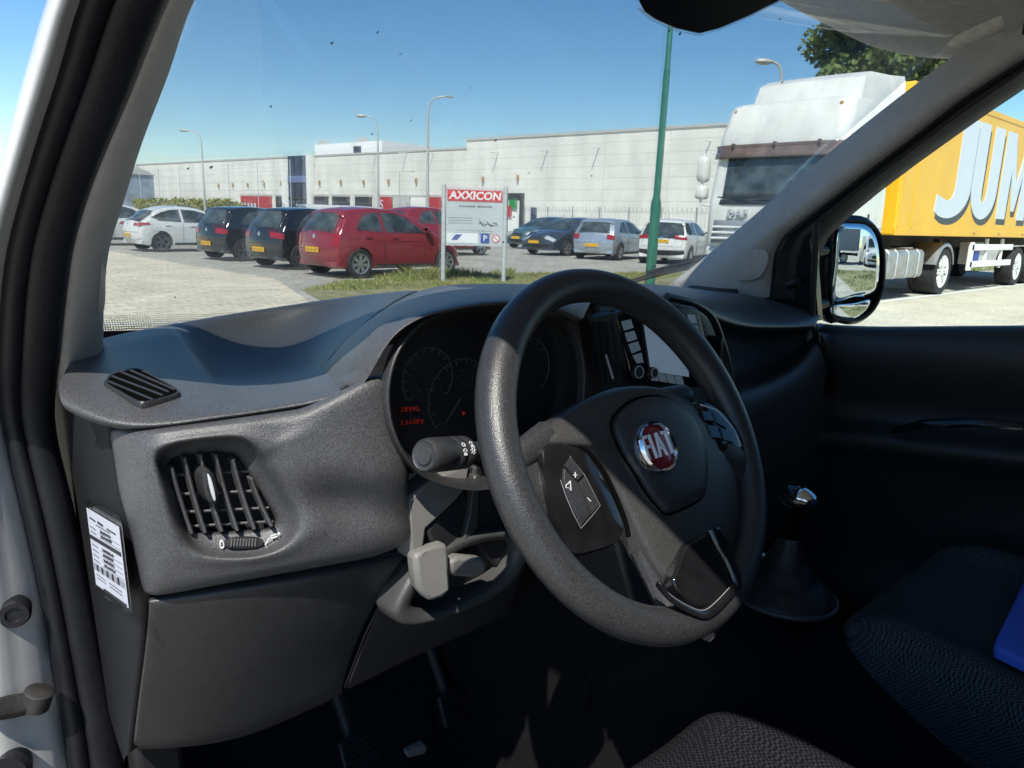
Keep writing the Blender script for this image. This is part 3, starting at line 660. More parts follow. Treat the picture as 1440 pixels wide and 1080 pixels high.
cs.prism(o, (0.02, .14, 0)).build('centre_stack', 'dash_smooth', dash, bev=.008)
# tube that frames the stack on its right
MB().tube(spline([Y(938,417,.225), Y(975,427,.222), Y(1000,445,.224), Y(1014,478,.222), Y(1025,520,.218), Y(1032,570,.21)], 5), .006, 8).build('stack_trim', 'dash_smooth', dash)
NS = V((-.12, -1, .16)).normalized(); CS = Y(925, 485, .196)
def SP(px, py, h=0): return PL(px, py, NS, CS.dot(NS)+h)
rad_ = MB().prism([SP(*p) for p in ((866,446),(872,437),(945,427),(982,432),(992,470),(1000,535),(985,545),(910,540),(888,525))], -NS*.03).build('radio', 'gloss_black', dash, bev=.004)
MB().prism([SP(*p, .001) for p in ((905,455),(946,442),(960,445),(968,530),(915,522))], NS*.0015).build('display', 'screen', rad_, smooth=False)
kk = [((873,452),(886,449),(890,461),(877,465)), ((878,468),(891,465),(895,477),(882,481)), ((883,484),(896,480),(900,492),(888,497)), ((889,500),(901,496),(904,510),(895,511)),
      ((966,442),(976,443),(979,455),(969,454)), ((970,457),(980,458),(983,470),(973,469)), ((974,472),(984,473),(987,485),(977,484)), ((978,488),(987,489),(990,502),(981,501)),
      ((912,523),(922,524),(925,536),(916,535)), ((924,524),(934,526),(937,538),(927,536)), ((936,526),(946,527),(949,540),(939,538)), ((948,528),(958,529),(961,541),(951,540))]
for q in kk: MB().prism([SP(*p, .001) for p in q], NS*.002).build('radio_key', 'screen_key', rad_, bev=.0005)
for px, py, r_ in ((893, 523, .0095), (915, 524, .008)):
    c = SP(px, py, .001); n = MB().lathe([(r_, 0), (r_, .006), (r_*.85, .008), (r_*.3, .008)], c, NS, 24).build('radio_knob', 'dash_smooth', rad_)
    MB().lathe([(r_*.9, .0078), (r_*.9, .0088), (r_*.78, .0088), (r_*.78, .0078)], c, NS, 24, cap=False).build('radio_knob_ring', 'silver_ink', rad_)
# vertical centre vent left of the radio
cvn = MB().prism([Y(828,448,.205), Y(866,440,.205), Y(886,540,.2), Y(846,548,.2)], (0, .02, 0)).build('air_vent', 'matt_black', dash)
for k in range(4):
    MB().tube([Y(836+k*8, 452, .2), Y(848+k*8, 536, .195)], .0025, 6).build('vane', 'dash_smooth', cvn)
MB().tube([Y(852, 499, .192), Y(862, 532, .19)], .0016, 6).build('vent_tab', 'silver_ink', cvn)
# knob and cord on the right flank of the stack
kn_ = Y(1011, 492, .2)
o = [kn_+V((0, 0, 1))*.022*math.sin(a)+V((.9, .3, 0)).normalized()*.010*math.cos(a) for a in [i*math.pi/10 for i in range(20)]]
MB().dome(o, (-.3, -.9, .1), [(1, -.03), (1, 0), (.9, .006), (.5, .008)]).build('holder_knob', 'rubber', van)
MB().tube(spline([Y(1012,512,.19), Y(1020,530,.19), Y(1022,550,.2), Y(1030,600,.2)], 4), .0025, 6).build('holder_cord', 'rubber', van)
# glovebox side: bin, lip, lower panel
gl_ = [[p+V((0, .1, .06)) for p in YR([(1000,440,.42),(1040,445,.46),(1090,446,.46),(1140,440,.40),(1152,440,.36)])]]+[YR(r) for r in (
 [(1000,452,.46),(1040,457,.52),(1090,456,.52),(1140,452,.45),(1152,452,.38)],
 [(1000,470,.42),(1040,475,.46),(1090,474,.46),(1140,466,.40),(1152,462,.36)],
 [(1012,540,.40),(1060,535,.42),(1100,520,.42),(1138,490,.40),(1150,470,.36)],
 [(1024,551,.32),(1075,538,.32),(1115,518,.325),(1141,487,.33),(1152,466,.335)],
 [(1030,560,.30),(1082,546,.30),(1125,524,.308),(1150,492,.318),(1158,468,.325)],
 [(1040,590,.285),(1085,566,.286),(1138,540,.295),(1162,505,.31),(1166,470,.32)],
 [(1048,620,.29),(1092,585,.29),(1150,556,.30),(1172,520,.315),(1174,474,.325)],
 [(1055,700,.30),(1110,690,.30),(1180,670,.31),(1220,640,.33),(1230,520,.37)],
 [(1060,790,.36),(1120,800,.36),(1200,790,.37),(1260,760,.38),(1280,600,.42)])]
MB().loft(gl_).build('glovebox', 'dash', dash, sub=2, solid=.004)
MB().prism([Y(1153,464,.318), Y(1164,486,.308), Y(1174,520,.30), Y(1176,552,.296), Y(1160,560,.296), Y(1164,520,.302), Y(1156,490,.31)], (0, .02, 0)).build('side_air_vent', 'gloss_black', dash, bev=.003)
# structure behind / below, all dark
mb = MB(); mb.box((0, .62, .98), (1.46, .1, .16)); mb.box((0, 1.02, .62), (1.5, .04, .95)); mb.box((-.69, .62, .75), (.06, .3, .6)); mb.box((.60, .55, .75), (.25, .1, .4))
mb.build('firewall', 'matt_black', van, bev=.01)
fl = [[V((x, y, z)) for x in (-.76, -.4, -.1, .3, .78)] for y, z in ((-.95, .34), (-.2, .30), (.35, .28), (.62, .30), (.85, .48), (1.0, .7))]
MB().loft(fl).build('floor_carpet', 'carpet', van, sub=1, solid=.03)
# centre console
rows = []
for y, zt, xl in ((-.55, .55, -.10), (-.2, .62, -.10), (-.02, .72, -.11), (.06, .77, -.115), (.2, .82, -.12), (.36, .86, -.14), (.6, .9, -.16)):
    rows.append([V((xl-.02, y, .28)), V((xl-.015, y, .45)), V((xl, y, zt-.05)), V((xl+.02, y, zt-.008)), V((.04, y, zt)), V((.20, y, zt-.008)), V((.24, y, zt-.05)), V((.26, y, .28))])
con = MB().loft(rows).build('centre_console', 'console_plastic', van, sub=2, solid=.003)
o = spline([X(*p, -.134) for p in ((702,885),(740,890),(785,915),(825,950),(832,990),(815,1050),(790,1085),(730,1090))], 4, True)
MB().dome(o, (-1, 0, 0), [(1, -.004), (.97, .003), (.9, .004), (.4, .004)]).build('side_trim', 'console_plastic', con)
# gear lever
gb = V((.11, .07, .768))
kp = X(1122, 700, .13)
o = [gb+V((.075*math.cos(a), .085*math.sin(a), .005)) for a in [i*math.pi/16 for i in range(32)]]
boot = []
for k, h in ((1.0, 0), (.98, .006), (.90, .012), (.72, .03), (.6, .028), (.5, .05), (.40, .052), (.26, .08), (.2, .1)):
    boot.append([gb.lerp(kp, min(1, h*6))*1+ (p-gb)*k*(1+.06*math.sin(5*i+k*20))+V((0, 0, 0)) if k < .95 else gb+(p-gb)*k+V((0, 0, h)) for i, p in enumerate(o)])
gear = MB().loft(boot, cv=True).build('gear_lever', 'rubber', van, sub=1)
MB().tube(o, .004, 8, closed=True).build('boot_ring', 'dash_smooth', gear)
MB().tube([gb+V((.01, 0, .07)), kp-V((0, 0, .02))], .008, 10).build('gear_stick', 'void', gear)
n = V((-.1, -.5, 1)).normalized()
dx_ = (X(1148, 712, .13)-X(1096, 690, .13)).normalized()
rows = []
up_ = V((0, -.3, 1)).normalized(); dy_ = dx_.cross(up_).normalized(); up_ = dy_.cross(dx_) if dy_.cross(dx_).z > 0 else -dy_.cross(dx_)
for i in range(13):
    f = math.pi*i/12; rows.append([kp+dx_*(-.030*math.cos(f))+ (dy_*math.cos(2*math.pi*j/20)*.022+up_*math.sin(2*math.pi*j/20)*.018)*max(.001, math.sin(f)**.75) for j in range(20)])
MB().loft(rows, cv=True, cap=True).build('gear_knob', 'gloss_black', gear)
rows = [[p+(p-kp)*.05 for p in r[1:8]] for r in rows[6:12]]
MB().loft(rows).build('knob_cap', 'chrome', gear, solid=.001)
# pedals
def pedal(px, py, y, w_, h_, tilt):
    c = Y(px, py, y); rot = Matrix.Rotation(R(tilt), 3, 'X'); mb = MB().box(c, (w_, .012, h_), rot)
    mb.tube([c+V((0, .02, 0)), c+V((0, .12, .14)), c+V((0, .2, .32))], .011, 8)
    o = mb.build('pedal', 'matt_black', van, bev=.003); r = MB()
    for k in range(6): r.box(c+rot @ V((0, -.008, h_*(k-2.5)/6.2)), (w_*.9, .006, .004), rot)
    r.build('pedal_rubber', 'rubber', o); return o
pedal(640, 992, .50, .065, .055, -25); pedal(505, 1058, .52, .065, .055, -25); pedal(745, 1010, .56, .05, .10, -30)
chunk([(575,1066,.44),(572,1058,.44),(597,1045,.44),(601,1052,.44),(598,1060,.44)], .44, .012, 'lever_light', 'pedal_lit_edge', .002, van)  # pale piece stands in for the sunlit corner of a pedal
# seats
def cushion(cx, y0, y1, zt, hw, m, name):
    rows = []
    for y, dz, k in ((y0, -.16, .93), (y0-.0, -.08, .97), (y0-.012, -.03, 1), (y0-.05, -.006, 1), (y0-.12, 0, 1), ((y0+y1)/2, -.012, 1.03), (y1, -.03, 1.03)):
        rows.append([V((cx+hw*k*sx, y+.045*(1-abs(sx)**3)-.03, zt+dz+bz)) for sx, bz in ((-1.04, -.2), (-1.04, -.06), (-1.0, -.012), (-.9, .016), (-.76, .018), (-.62, -.004), (-.3, -.010), (0, -.012), (.3, -.010), (.62, -.004), (.76, .018), (.9, .016), (1.0, -.012), (1.04, -.06), (1.04, -.2))])
    o = MB().loft(rows).build(name, m, van, sub=2, solid=.004)
    rows = []
    for z, yy in ((zt-.02, y1+.02), (zt+.2, y1-.05), (zt+.45, y1-.10), (zt+.6, y1-.13), (zt+.64, y1-.16)):
        rows.append([V((cx+hw*sx*(1 if z < zt+.5 else .8), yy+by, z)) for sx, by in ((-1.02, -.12), (-1.04, 0), (-.9, .06), (-.7, .05), (-.5, .01), (0, 0), (.5, .01), (.7, .05), (.9, .06), (1.04, 0), (1.02, -.12))])
    MB().loft(rows).build('backrest', m, o, sub=2, solid=.004)
    return o
cushion(-.375, .035, -.52, .745, .235, 'seat_cloth', 'driver_seat')
cushion(.40, .02, -.52, .745, .255, 'seat_cloth_blue', 'passenger_seat')
mb = MB().tube([V((.16, .0, .62)), V((.17, -.1, .66)), V((.17, -.3, .66))], .012, 8); mb.build('seat_rail', 'dirty_metal', van)
# ------------------------------------------------------------------ steering wheel
TW = R(30.5); WC = V((-.37, 0, 1.12)); WN = V((0, -math.cos(TW), math.sin(TW))); WU = V((1, 0, 0)); WV = V((0, math.sin(TW), math.cos(TW)))
def WW(u, v, h=0): return WC+WU*u+WV*v+WN*h
def WX(px, py, h=0): return PL(px, py, WN, WC.dot(WN)+h)
n = 96; pts = []; rad = []
for i in range(n):
    a = 2*math.pi*i/n; pts.append(WW(.1695*math.cos(a), .1695*math.sin(a)))
    g_ = max(math.exp(-((a-R(35))/.35)**2), math.exp(-((a-R(145))/.35)**2)); rad.append(.0172+.0012*g_)
wheel = MB().tube(pts, rad, 20, closed=True, flat=1.0, upv=WN).build('steering_wheel', 'rim_skin', van)
# hub cover: rows from the crown down to the foot of the two legs
HR = [((872,541),(918,540)),((818,560),(974,562)),((778,586),(1012,598)),((750,610),(1030,622)),((741,628),(1036,640)),((800,628),(1040,662)),((842,656),(1043,695)),((871,708),(1042,735)),((900,765),(1032,778)),((928,815),(1016,818)),((956,850),(1000,852))]
rows = []
def hrow(l, r_, k):
    A, B = WX(*l, .0), WX(*r_, .0); rr = []
    for t in (0, .015, .06, .15, .28, .42, .58, .72, .85, .94, .985, 1):
        b_ = (1-abs(2*t-1)**2.6); rr.append(A.lerp(B, t)+WN*(-.022+(.022 if 0 < t < 1 else 0)+b_*.020*k))
    return rr
rows.append([p-WN*.03 for p in hrow(*HR[0], .0)])
for i, (l, r_) in enumerate(HR): rows.append(hrow(l, r_, (.35, .8, 1, 1, 1, 1, .95, .85, .7, .5, .3)[i]))
rows.append([p-WN*.02 for p in rows[-1]])
MB().loft(rows).build('hub', 'hub_skin', wheel, sub=2, solid=.002)
# spokes: left horn and right horn run from the hub into the rim, lower feet too
def spoke(cl, w0, w1, h0, h1, m='rim_skin', nm='spoke'):
    pts = rs(spline(cl, 5), 12); rows = []
    for i, p in enumerate(pts):
        t = i/11; d = (pts[min(11, i+1)]-pts[max(0, i-1)]).normalized(); s = d.cross(WN).normalized(); w_ = w0+(w1-w0)*t; h = h0+(h1-h0)*t
        rows.append([p+s*(w_*math.cos(a))+WN*(h*math.sin(a)) for a in [k*math.pi/6 for k in range(12)]])
    return MB().loft(rows, cv=True, cap=True).build(nm, m, wheel)
spoke([WX(716,655,-.006), WX(740,634,-.004), WX(770,612,-.004)], .012, .014, .008, .010)
spoke([WX(1052,668,-.004), WX(1030,640,.002), WX(1000,620,.0)], .02, .03, .010, .012)
spoke([WX(720,700,-.006), WX(760,690,-.006), WX(830,690,-.01)], .03, .03, .008, .008)
# left switch pod
def pod(px, h, m, name, par, prof, k=4):
    o = spline([WX(*p, h) for p in px], k, True); return MB().dome(o, WN, prof).build(name, m, par)
pl = pod([(763,630),(776,624),(792,623),(812,630),(830,646),(848,672),(862,705),(872,735),(874,752),(858,768),(828,778),(804,781),(792,765),(779,735),(768,700),(762,660)], .004, 'gloss_black', 'switch_pod', wheel, [(1.0, -.015), (1.0, 0), (.97, .003), (.85, .004), (.5, .005)])
bt = [((801,643),(820,668),(811,677),(792,655)), ((821,670),(842,711),(831,724),(812,679)), ((791,657),(810,678),(830,725),(817,741),(800,705),(790,675))]
BOUT = [(800,641),(806,648),(821,668),(843,711),(832,726),(817,743),(806,722),(796,698),(789,675),(793,655)]
for q in bt:
    c_ = (sum(p[0] for p in q)/len(q), sum(p[1] for p in q)/len(q))
    pod([(c_[0]+(x-c_[0])*.96, c_[1]+(y-c_[1])*.96) for x, y in q], .009, 'dash_smooth', 'switch_button', wheel, [(1.02, -.004), (1.0, .0012), (.93, .0022), (.5, .0022)], 1)
mb = MB()
L2 = lambda pts: mb.tube([WX(*p, .0116) for p in pts], .00038, 4)
L2([(806,668),(812,668)]); L2([(809,664),(809,672)]); L2([(826,700),(831,705)])
L2([(796,682),(799,680),(802,676),(803,690),(800,686),(796,686),(796,682)])
mb.build('button_marks', 'silver_ink', wheel)
mb = MB()
mb.tube([WX(*p, .0094) for p in ((801,641),(822,668),(844,711),(832,726),(817,743),(806,722),(796,698),(788,675))], .00028, 4); mb.build('button_edge', 'button_ink', wheel)
# right switch pod, shut lines
def groove(px, h, r_, k=4, closed=False): return MB().tube(spline([WX(*p, h) for p in px], k, closed), r_, 6, closed=closed).build('shut_line', 'void', wheel)
groove([(790,620),(800,622),(814,627),(834,643),(852,669),(868,703),(880,735),(884,755)], .006, .0022)
# right switch pod
pr = pod([(972,570),(985,566),(1005,574),(1024,592),(1038,612),(1046,636),(1040,645),(1020,640),(1003,640),(992,620),(982,595)], .006, 'gloss_black', 'switch_pod', wheel, [(1.0, -.015), (1.0, 0), (.96, .004), (.8, .006), (.5, .007)])
for q in (((984,577),(998,580),(1004,594),(990,592)), ((1000,581),(1014,591),(1020,604),(1006,596)), ((992,597),(1006,600),(1014,618),(999,616)), ((1010,602),(1022,609),(1030,624),(1017,620))):
    MB().prism([WX(*p, .0125) for p in q], WN*.002).build('wheel_button', 'gloss_black', wheel, bev=.0008)
MB().tube([WX(*p, .012) for p in ((985,569),(1008,577),(1026,597),(1040,622))], .0009, 5).build('pod_edge', 'silver_ink', wheel)
# airbag pad with badge
pad_ = [(857,593),(873,570),(895,558),(922,556),(945,565),(965,582),(980,612),(987,647),(986,675),(981,694),(960,707),(933,717),(920,706),(905,688),(888,660),(868,628)]
ab = pod([(a+4, b+4) for a, b in pad_], .016, 'dash_smooth', 'airbag_cover', wheel, [(1.03, -.012), (1.0, .004), (.95, .0065), (.8, .0085), (.5, .010), (.25, .010)])
groove([(922+(a-922)*1.035+4, 637+(b-637)*1.035+4) for a, b in pad_], .0172, .0011, 4, True)
BC = WX(925, 628, .03); bu = WU.copy(); bv = WV.copy()
def bpt(x, y, h=0): return BC+bu*x+bv*y+WN*h
def sq(a, b, e, n=40): return [(a*math.copysign(abs(math.cos(t))**e, math.cos(t)), b*math.copysign(abs(math.sin(t))**e, math.sin(t))) for t in [2*math.pi*i/n for i in range(n)]]
ring = sq(.0255, .0255, 1.0); inn = sq(.0195, .0205, .62)
MB().loft([[bpt(x, y, -.008) for x, y in ring], [bpt(x, y, .0) for x, y in ring], [bpt(x*.93, y*.93, .003) for x, y in ring], [bpt(x*1.04, y*1.04, .002) for x, y in inn], [bpt(x, y, .0) for x, y in inn]], cv=True).build('badge', 'chrome', wheel)
MB().dome([bpt(x, y, -.001) for x, y in inn], WN, [(1, 0), (.6, .0012), (.3, .0016)]).build('badge_field', 'badge_red', wheel)
mb = text_mb('FIAT', bpt(0, 0, .0012), bu, bv, .024, .003, .56, .0, space=1.22)
mb.build('badge_letters', 'letter_silver', wheel)
# gloss trim in the foot of the wheel
def ustrip(px, w_, h, m, name, r_=.0): 
    pts = spline([WX(*p, h) for p in px], 4); return MB().tube(pts, w_, 8, flat=.5, upv=None).build(name, m, wheel)
MB().prism([WX(*p, .004) for p in ((948,770),(996,742),(1010,770),(1030,815),(1012,832),(990,855),(965,856),(936,832),(930,818))], WN*.014).build('wheel_foot', 'gloss_black', wheel, bev=.003)
ustrip([(926,822),(945,842),(972,858),(990,862),(1008,850),(1030,826),(1034,818),(1020,785),(1008,765),(1000,745)], .006, .018, 'gloss_black', 'foot_trim')
ustrip([(926,818),(945,838),(972,854),(990,858),(1006,847),(1026,826)], .0004, .0212, 'button_ink', 'foot_edge')
ustrip([(1034,820),(1022,790),(1010,767)], .0004, .0212, 'button_ink', 'foot_edge')
spoke([WX(900,770,-.012), WX(935,835,-.012), WX(965,880,-.006)], .012, .02, .010, .012)
spoke([WX(1030,780,-.012), WX(1010,840,-.012), WX(985,875,-.006)], .012, .02, .010, .012)

# ------------------------------------------------------------------ loose things in the cabin
cn = (X(168,723,XE-.014)-X(118,699,XE-.010)); 
A_, B_, C_, D_ = X(119,700,XE-.018), X(168,724,XE-.021), X(184,863,XE-.021), X(135,829,XE-.018)
card = MB(); nn = (B_-A_).cross(D_-A_).normalized(); nn = nn if nn.x < 0 else -nn
def CQ(u, v, h=0): return A_.lerp(B_, u).lerp(D_.lerp(C_, u), v)+nn*h
o = MB().prism([CQ(.04, .10, 0), CQ(.95, .13, 0), CQ(.96, .95, 0), CQ(.05, .93, 0)], nn*.0006).build('service_card', 'paper', None, smooth=False)
tag(o, 'white handwritten service record card in a clear sleeve on the end of the dashboard', 'card')
mb = MB()
def bar(u0, u1, v, hgt, m=mb): m.prism([CQ(u0, v-hgt, .0007), CQ(u1, v-hgt+.01, .0007), CQ(u1, v+hgt+.01, .0007), CQ(u0, v+hgt, .0007)], nn*.0002)
bar(.05, .95, .40, .022); bar(.12, .3, .19, .008); bar(.62, .86, .215, .008); bar(.36, .52, .195, .012); bar(.3, .7, .235, .004)
bar(.30, .94, .925, .014)
rnd = random.Random(4)
for v in (.285, .335, .475, .53, .585, .64):
    bar(.1, .28, v, .0035)
    u = .42
    while u < .72:
        s_ = rnd.uniform(.015, .035); mb.tube([CQ(u, v-.014+rnd.uniform(-.004, .004), .0009), CQ(u+s_*.5, v+.012, .0009), CQ(u+s_, v-.012+rnd.uniform(-.006, .008), .0009)], .0004, 4); u += s_+.008
    bar(.36, .94, v+.022, .0012)
for v in (.80, .835): bar(.12, .4, v, .003); bar(.5, .85, v+.008, .003)
mb.build('writing', 'ink', o, smooth=False)
mb = MB(); bar(.05, .95, .715, .035, mb); mb.build('printed_band', 'grey_ink', o, smooth=False)
mb = MB()
for u in (.2, .35, .5, .65, .8): mb.box(CQ(u, .715, .0012), (.0008, .004, .006))
mb.build('printed_marks', 'ink', o)
MB().prism([CQ(0, .01, -.001), CQ(.5, .0, -.001), CQ(.94, .02, -.001), CQ(1, .08, -.001), CQ(1, 1, -.001), CQ(0, 1, -.001)], nn*.003).build('sleeve', 'sleeve', o, smooth=False)
bf = MB(); a, b, c = Z(1396,908,.775), Z(1442,812,.79), Z(1446,932,.775)
e1, e2 = (b-a), (c-a)
o_ = [a+e1*.06+e2*.0, a+e1*2.0, a+e1*2.0+e2*4, a+e2*4, a+e2*.08]
bf.prism(o_, (0, 0, -.018)); tag(bf.build('document_case', 'blue_card', None, bev=.004), 'bright blue document case lying on the passenger seat', 'case')
rows = []; pa = random.Random(3)
for i in range(8):
    rows.append([Y(1178+i*13, 800+j*12+i*2+pa.uniform(-4, 4), .33+pa.uniform(-.012, .012)+.01*j) for j in range(4)])
tag(MB().loft(rows).build('crumpled_paper', 'paper', None, solid=.001, sub=1), 'crumpled off-white paper lying in the dark footwell ahead of the passenger seat', 'paper')

# ================================================================== OUTSIDE
mat('asphalt', (.36, .345, .305), .95, var=.24, vs=6, bump=.3, bs=30)
mat('paving', (.70, .635, .50), .95, c2=(.50, .45, .35), vs=26, bump=.4, bs=40)
mat('road', (.52, .48, .39), .95, c2=(.40, .365, .29), vs=24, bump=.3, bs=40)
mat('ground', (.30, .29, .26), .95, var=.2, vs=.3)
mat('white_line', (.62, .62, .58), .8, var=.1, vs=6)
mat('grass_soil', (.17, .18, .06), .95, c2=(.30, .27, .17), vs=4)
mat('grass_blade', (.17, .22, .04), .7, c2=(.33, .31, .13), vs=1.2)
mat('wall_white', (.60, .585, .54), .75, var=.05, vs=.25)
mat('wall_pale', (.76, .755, .72), .7, var=.04, vs=.3)
mat('wall_cap', (.52, .51, .48), .6, .2, var=.1)
mat('tower_blue', (.035, .05, .10), .12, var=.5, vs=.6)
mat('door_dark', (.05, .05, .055), .6, var=.3)
mat('shutter', (.5, .5, .48), .6, var=.1)
mat('red_panel', (.42, .045, .05), .5, var=.1)
mat('amber', (.34, .21, .06), .5)
mat('galv', (.55, .58, .59), .5, .2, var=.12, vs=12)
mat('lamp_grey', (.45, .45, .42), .5, .2, var=.15, vs=10)
mat('lamp_glass', (.55, .50, .38), .3)
mat('green_paint', (.022, .135, .085), .38, var=.15, vs=6, coat=.2)
mat('fence_wire', (.30, .31, .30), .6, .1)
mat('hedge_leaf', (.27, .26, .06), .7, c2=(.14, .15, .03), vs=2)
mat('leaf', (.13, .175, .045), .6, c2=(.055, .085, .02), vs=.8)
mat('bark', (.12, .09, .06), .9, var=.3)
mat('tyre', (.022, .022, .023), .85, var=.3, vs=15)
mat('alloy', (.52, .53, .55), .3, .8, var=.08)
mat('dark_alloy', (.2, .2, .21), .35, .7, var=.2)
mat('car_glass', (.05, .065, .07), .05, spec=.7, var=.65, vs=2.6)
mat('car_black_trim', (.02, .02, .022), .5, var=.2)
mat('tail_red', (.30, .010, .016), .15, coat=.5, var=.25, vs=20)
mat('head_clear', (.55, .58, .6), .08, .3, var=.3, vs=20)
mat('plate_yellow', (.72, .40, .02), .4)
mat('red_metal', (.23, .024, .036), .22, coat=.7, var=.06, vs=4)
mat('white_metal', (.62, .63, .62), .25, coat=.5, var=.05, vs=4)
mat('black_metal', (.010, .012, .016), .16, coat=.8, var=.2, vs=4)
mat('blue_metal', (.05, .062, .088), .2, .3, coat=.7, var=.08)
mat('silver_metal', (.42, .47, .52), .24, .5, coat=.6, var=.06)
mat('teal_metal', (.06, .12, .13), .22, .2, coat=.6, var=.1)
mat('dark_metal', (.025, .035, .06), .2, coat=.7, var=.1)
mat('truck_white', (.74, .74, .70), .35, coat=.3, var=.06, vs=1.5)
mat('visor_brown', (.16, .115, .10), .15, coat=.4, var=.25, vs=3)
mat('trailer_yellow', (.80, .43, .014), .4, coat=.2, var=.05, vs=1.2)
mat('letter_white', (.58, .62, .68), .45, var=.03)
mat('letter_shadow', (.055, .06, .06), .5)
mat('chassis', (.03, .028, .026), .8, var=.4, vs=5)
mat('tank', (.40, .41, .42), .4, .6, var=.15, vs=5)
mat('grey_van', (.22, .24, .26), .4, var=.1)
mat('sign_face', (.50, .54, .56), .5, var=.03)
mat('sign_red', (.60, .02, .03), .45)
mat('sign_blue', (.02, .06, .30), .5)
mat('sign_white', (.78, .79, .80), .5)

def mottle(name, scale, lo, hi, stretch=(1, 1, 1), detail=6):
    m = M[name]; t = m.node_tree; L = t.links.new; b = t.nodes['Principled BSDF']; lk = b.inputs['Base Color'].links[0].from_socket
    tc = t.nodes.new('ShaderNodeTexCoord'); mp = t.nodes.new('ShaderNodeMapping'); mp.inputs['Scale'].default_value = stretch; L(tc.outputs['Object'], mp.inputs[0])
    n = t.nodes.new('ShaderNodeTexNoise'); n.inputs['Scale'].default_value = scale; n.inputs['Detail'].default_value = detail; n.inputs['Roughness'].default_value = .7; L(mp.outputs[0], n.inputs['Vector'])
    r = t.nodes.new('ShaderNodeMapRange'); r.inputs[1].default_value = .32; r.inputs[2].default_value = .68; r.inputs[3].default_value = lo; r.inputs[4].default_value = hi; L(n.outputs[0], r.inputs[0])
    mx = t.nodes.new('ShaderNodeMix'); mx.data_type = 'RGBA'; mx.blend_type = 'MULTIPLY'; mx.inputs[0].default_value = 1; L(lk, mx.inputs[6]); L(r.outputs[0], mx.inputs[7]); L(mx.outputs[2], b.inputs['Base Color'])
def pavers(name, w_, h_, mort, lo):
    m = M[name]; t = m.node_tree; L = t.links.new; b = t.nodes['Principled BSDF']; lk = b.inputs['Base Color'].links[0].from_socket
    tc = t.nodes.new('ShaderNodeTexCoord'); br = t.nodes.new('ShaderNodeTexBrick'); br.inputs['Scale'].default_value = 1; br.inputs['Brick Width'].default_value = w_; br.inputs['Row Height'].default_value = h_; br.inputs['Mortar Size'].default_value = mort
    br.inputs['Color1'].default_value = (1, 1, 1, 1); br.inputs['Color2'].default_value = (lo, lo, lo, 1); br.inputs['Mortar'].default_value = (.45, .43, .36, 1); L(tc.outputs['Object'], br.inputs['Vector'])
    mx = t.nodes.new('ShaderNodeMix'); mx.data_type = 'RGBA'; mx.blend_type = 'MULTIPLY'; mx.inputs[0].default_value = 1; L(lk, mx.inputs[6]); L(br.outputs['Color'], mx.inputs[7]); L(mx.outputs[2], b.inputs['Base Color'])
mottle('paving', 1.1, .84, 1.2); mottle('paving', 9, .80, 1.25, (1, 1, 1)); pavers('paving', .42, .21, .010, .82)
mottle('asphalt', .7, .82, 1.2); mottle('asphalt', 14, .82, 1.25); pavers('asphalt', .6, .3, .012, .86)
mottle('road', 1.3, .86, 1.15); mottle('road', 12, .85, 1.2); mottle('grass_soil', 3, .55, 1.25); mottle('grass_blade', 1.0, .6, 1.25)
mottle('truck_white', 2.0, .82, 1.05, (1, 1, .3)); mottle('trailer_yellow', .8, .90, 1.04, (1, 1, .2)); mottle('van_paint', 5, .86, 1.04, (1, 1, .4)); mottle('dash', 7, .88, 1.10); mottle('dash_smooth', 6, .82, 1.15); mottle('rim_skin', 9, .85, 1.15); mottle('trim_grey', 7, .92, 1.05)
# ------------------------------------------------------------------ ground sheets
def sheet(pts, z, name, m):
    o = MB().add([V((p[0], p[1], z)) for p in pts], [tuple(range(len(pts)))]).build(name, m, smooth=False); return setting(o)
sheet([(-900, -900), (900, -900), (900, 900), (-900, 900)], -.008, 'ground', 'ground')
sheet([(-30, -40), (80, -40), (80, 60), (-30, 60)], -.004, 'parking_lot', 'asphalt')
# paving slabs and the sunlit yard in front of the van
sheet([(-14, 2), (1.5, 2.6), (4.8, 10.6), (6.0, 14.2), (5.9, 19), (6.0, 34), (-14, 34)], .0, 'paved_yard', 'paving')
sheet([(2.2, -9), (40, -9), (60, 5.3), (9, 5.3), (3.5, 4.2)], .0, 'road', 'road')
sheet([(11, 5.24), (45, 5.12), (45, 5.26), (11, 5.40)], .004, 'road_marking', 'white_line')
GR = [(5.4, 11.9), (6.6, 12.75), (7.9, 13.2), (9.6, 13.2), (11.6, 13.15), (14.5, 12.4), (17.2, 11.6), (17.0, 9.0), (9, 8.2), (4.6, 9.4)]
sheet(GR, .008, 'verge', 'grass_soil')
sheet([(13, 8.2), (40, 8.2), (40, 11), (18, 11)], .004, 'verge', 'grass_soil')
sheet([(.6, -12.2), (5.6, -12.2), (5.6, -4.5), (2.4, -2.6)], .008, 'verge', 'grass_soil')
def inside(x, y, poly):
    r_ = False; j = len(poly)-1
    for i in range(len(poly)):
        if (poly[i][1] > y) != (poly[j][1] > y) and x < (poly[j][0]-poly[i][0])*(y-poly[i][1])/(poly[j][1]-poly[i][1])+poly[i][0]: r_ = not r_
        j = i
    return r_
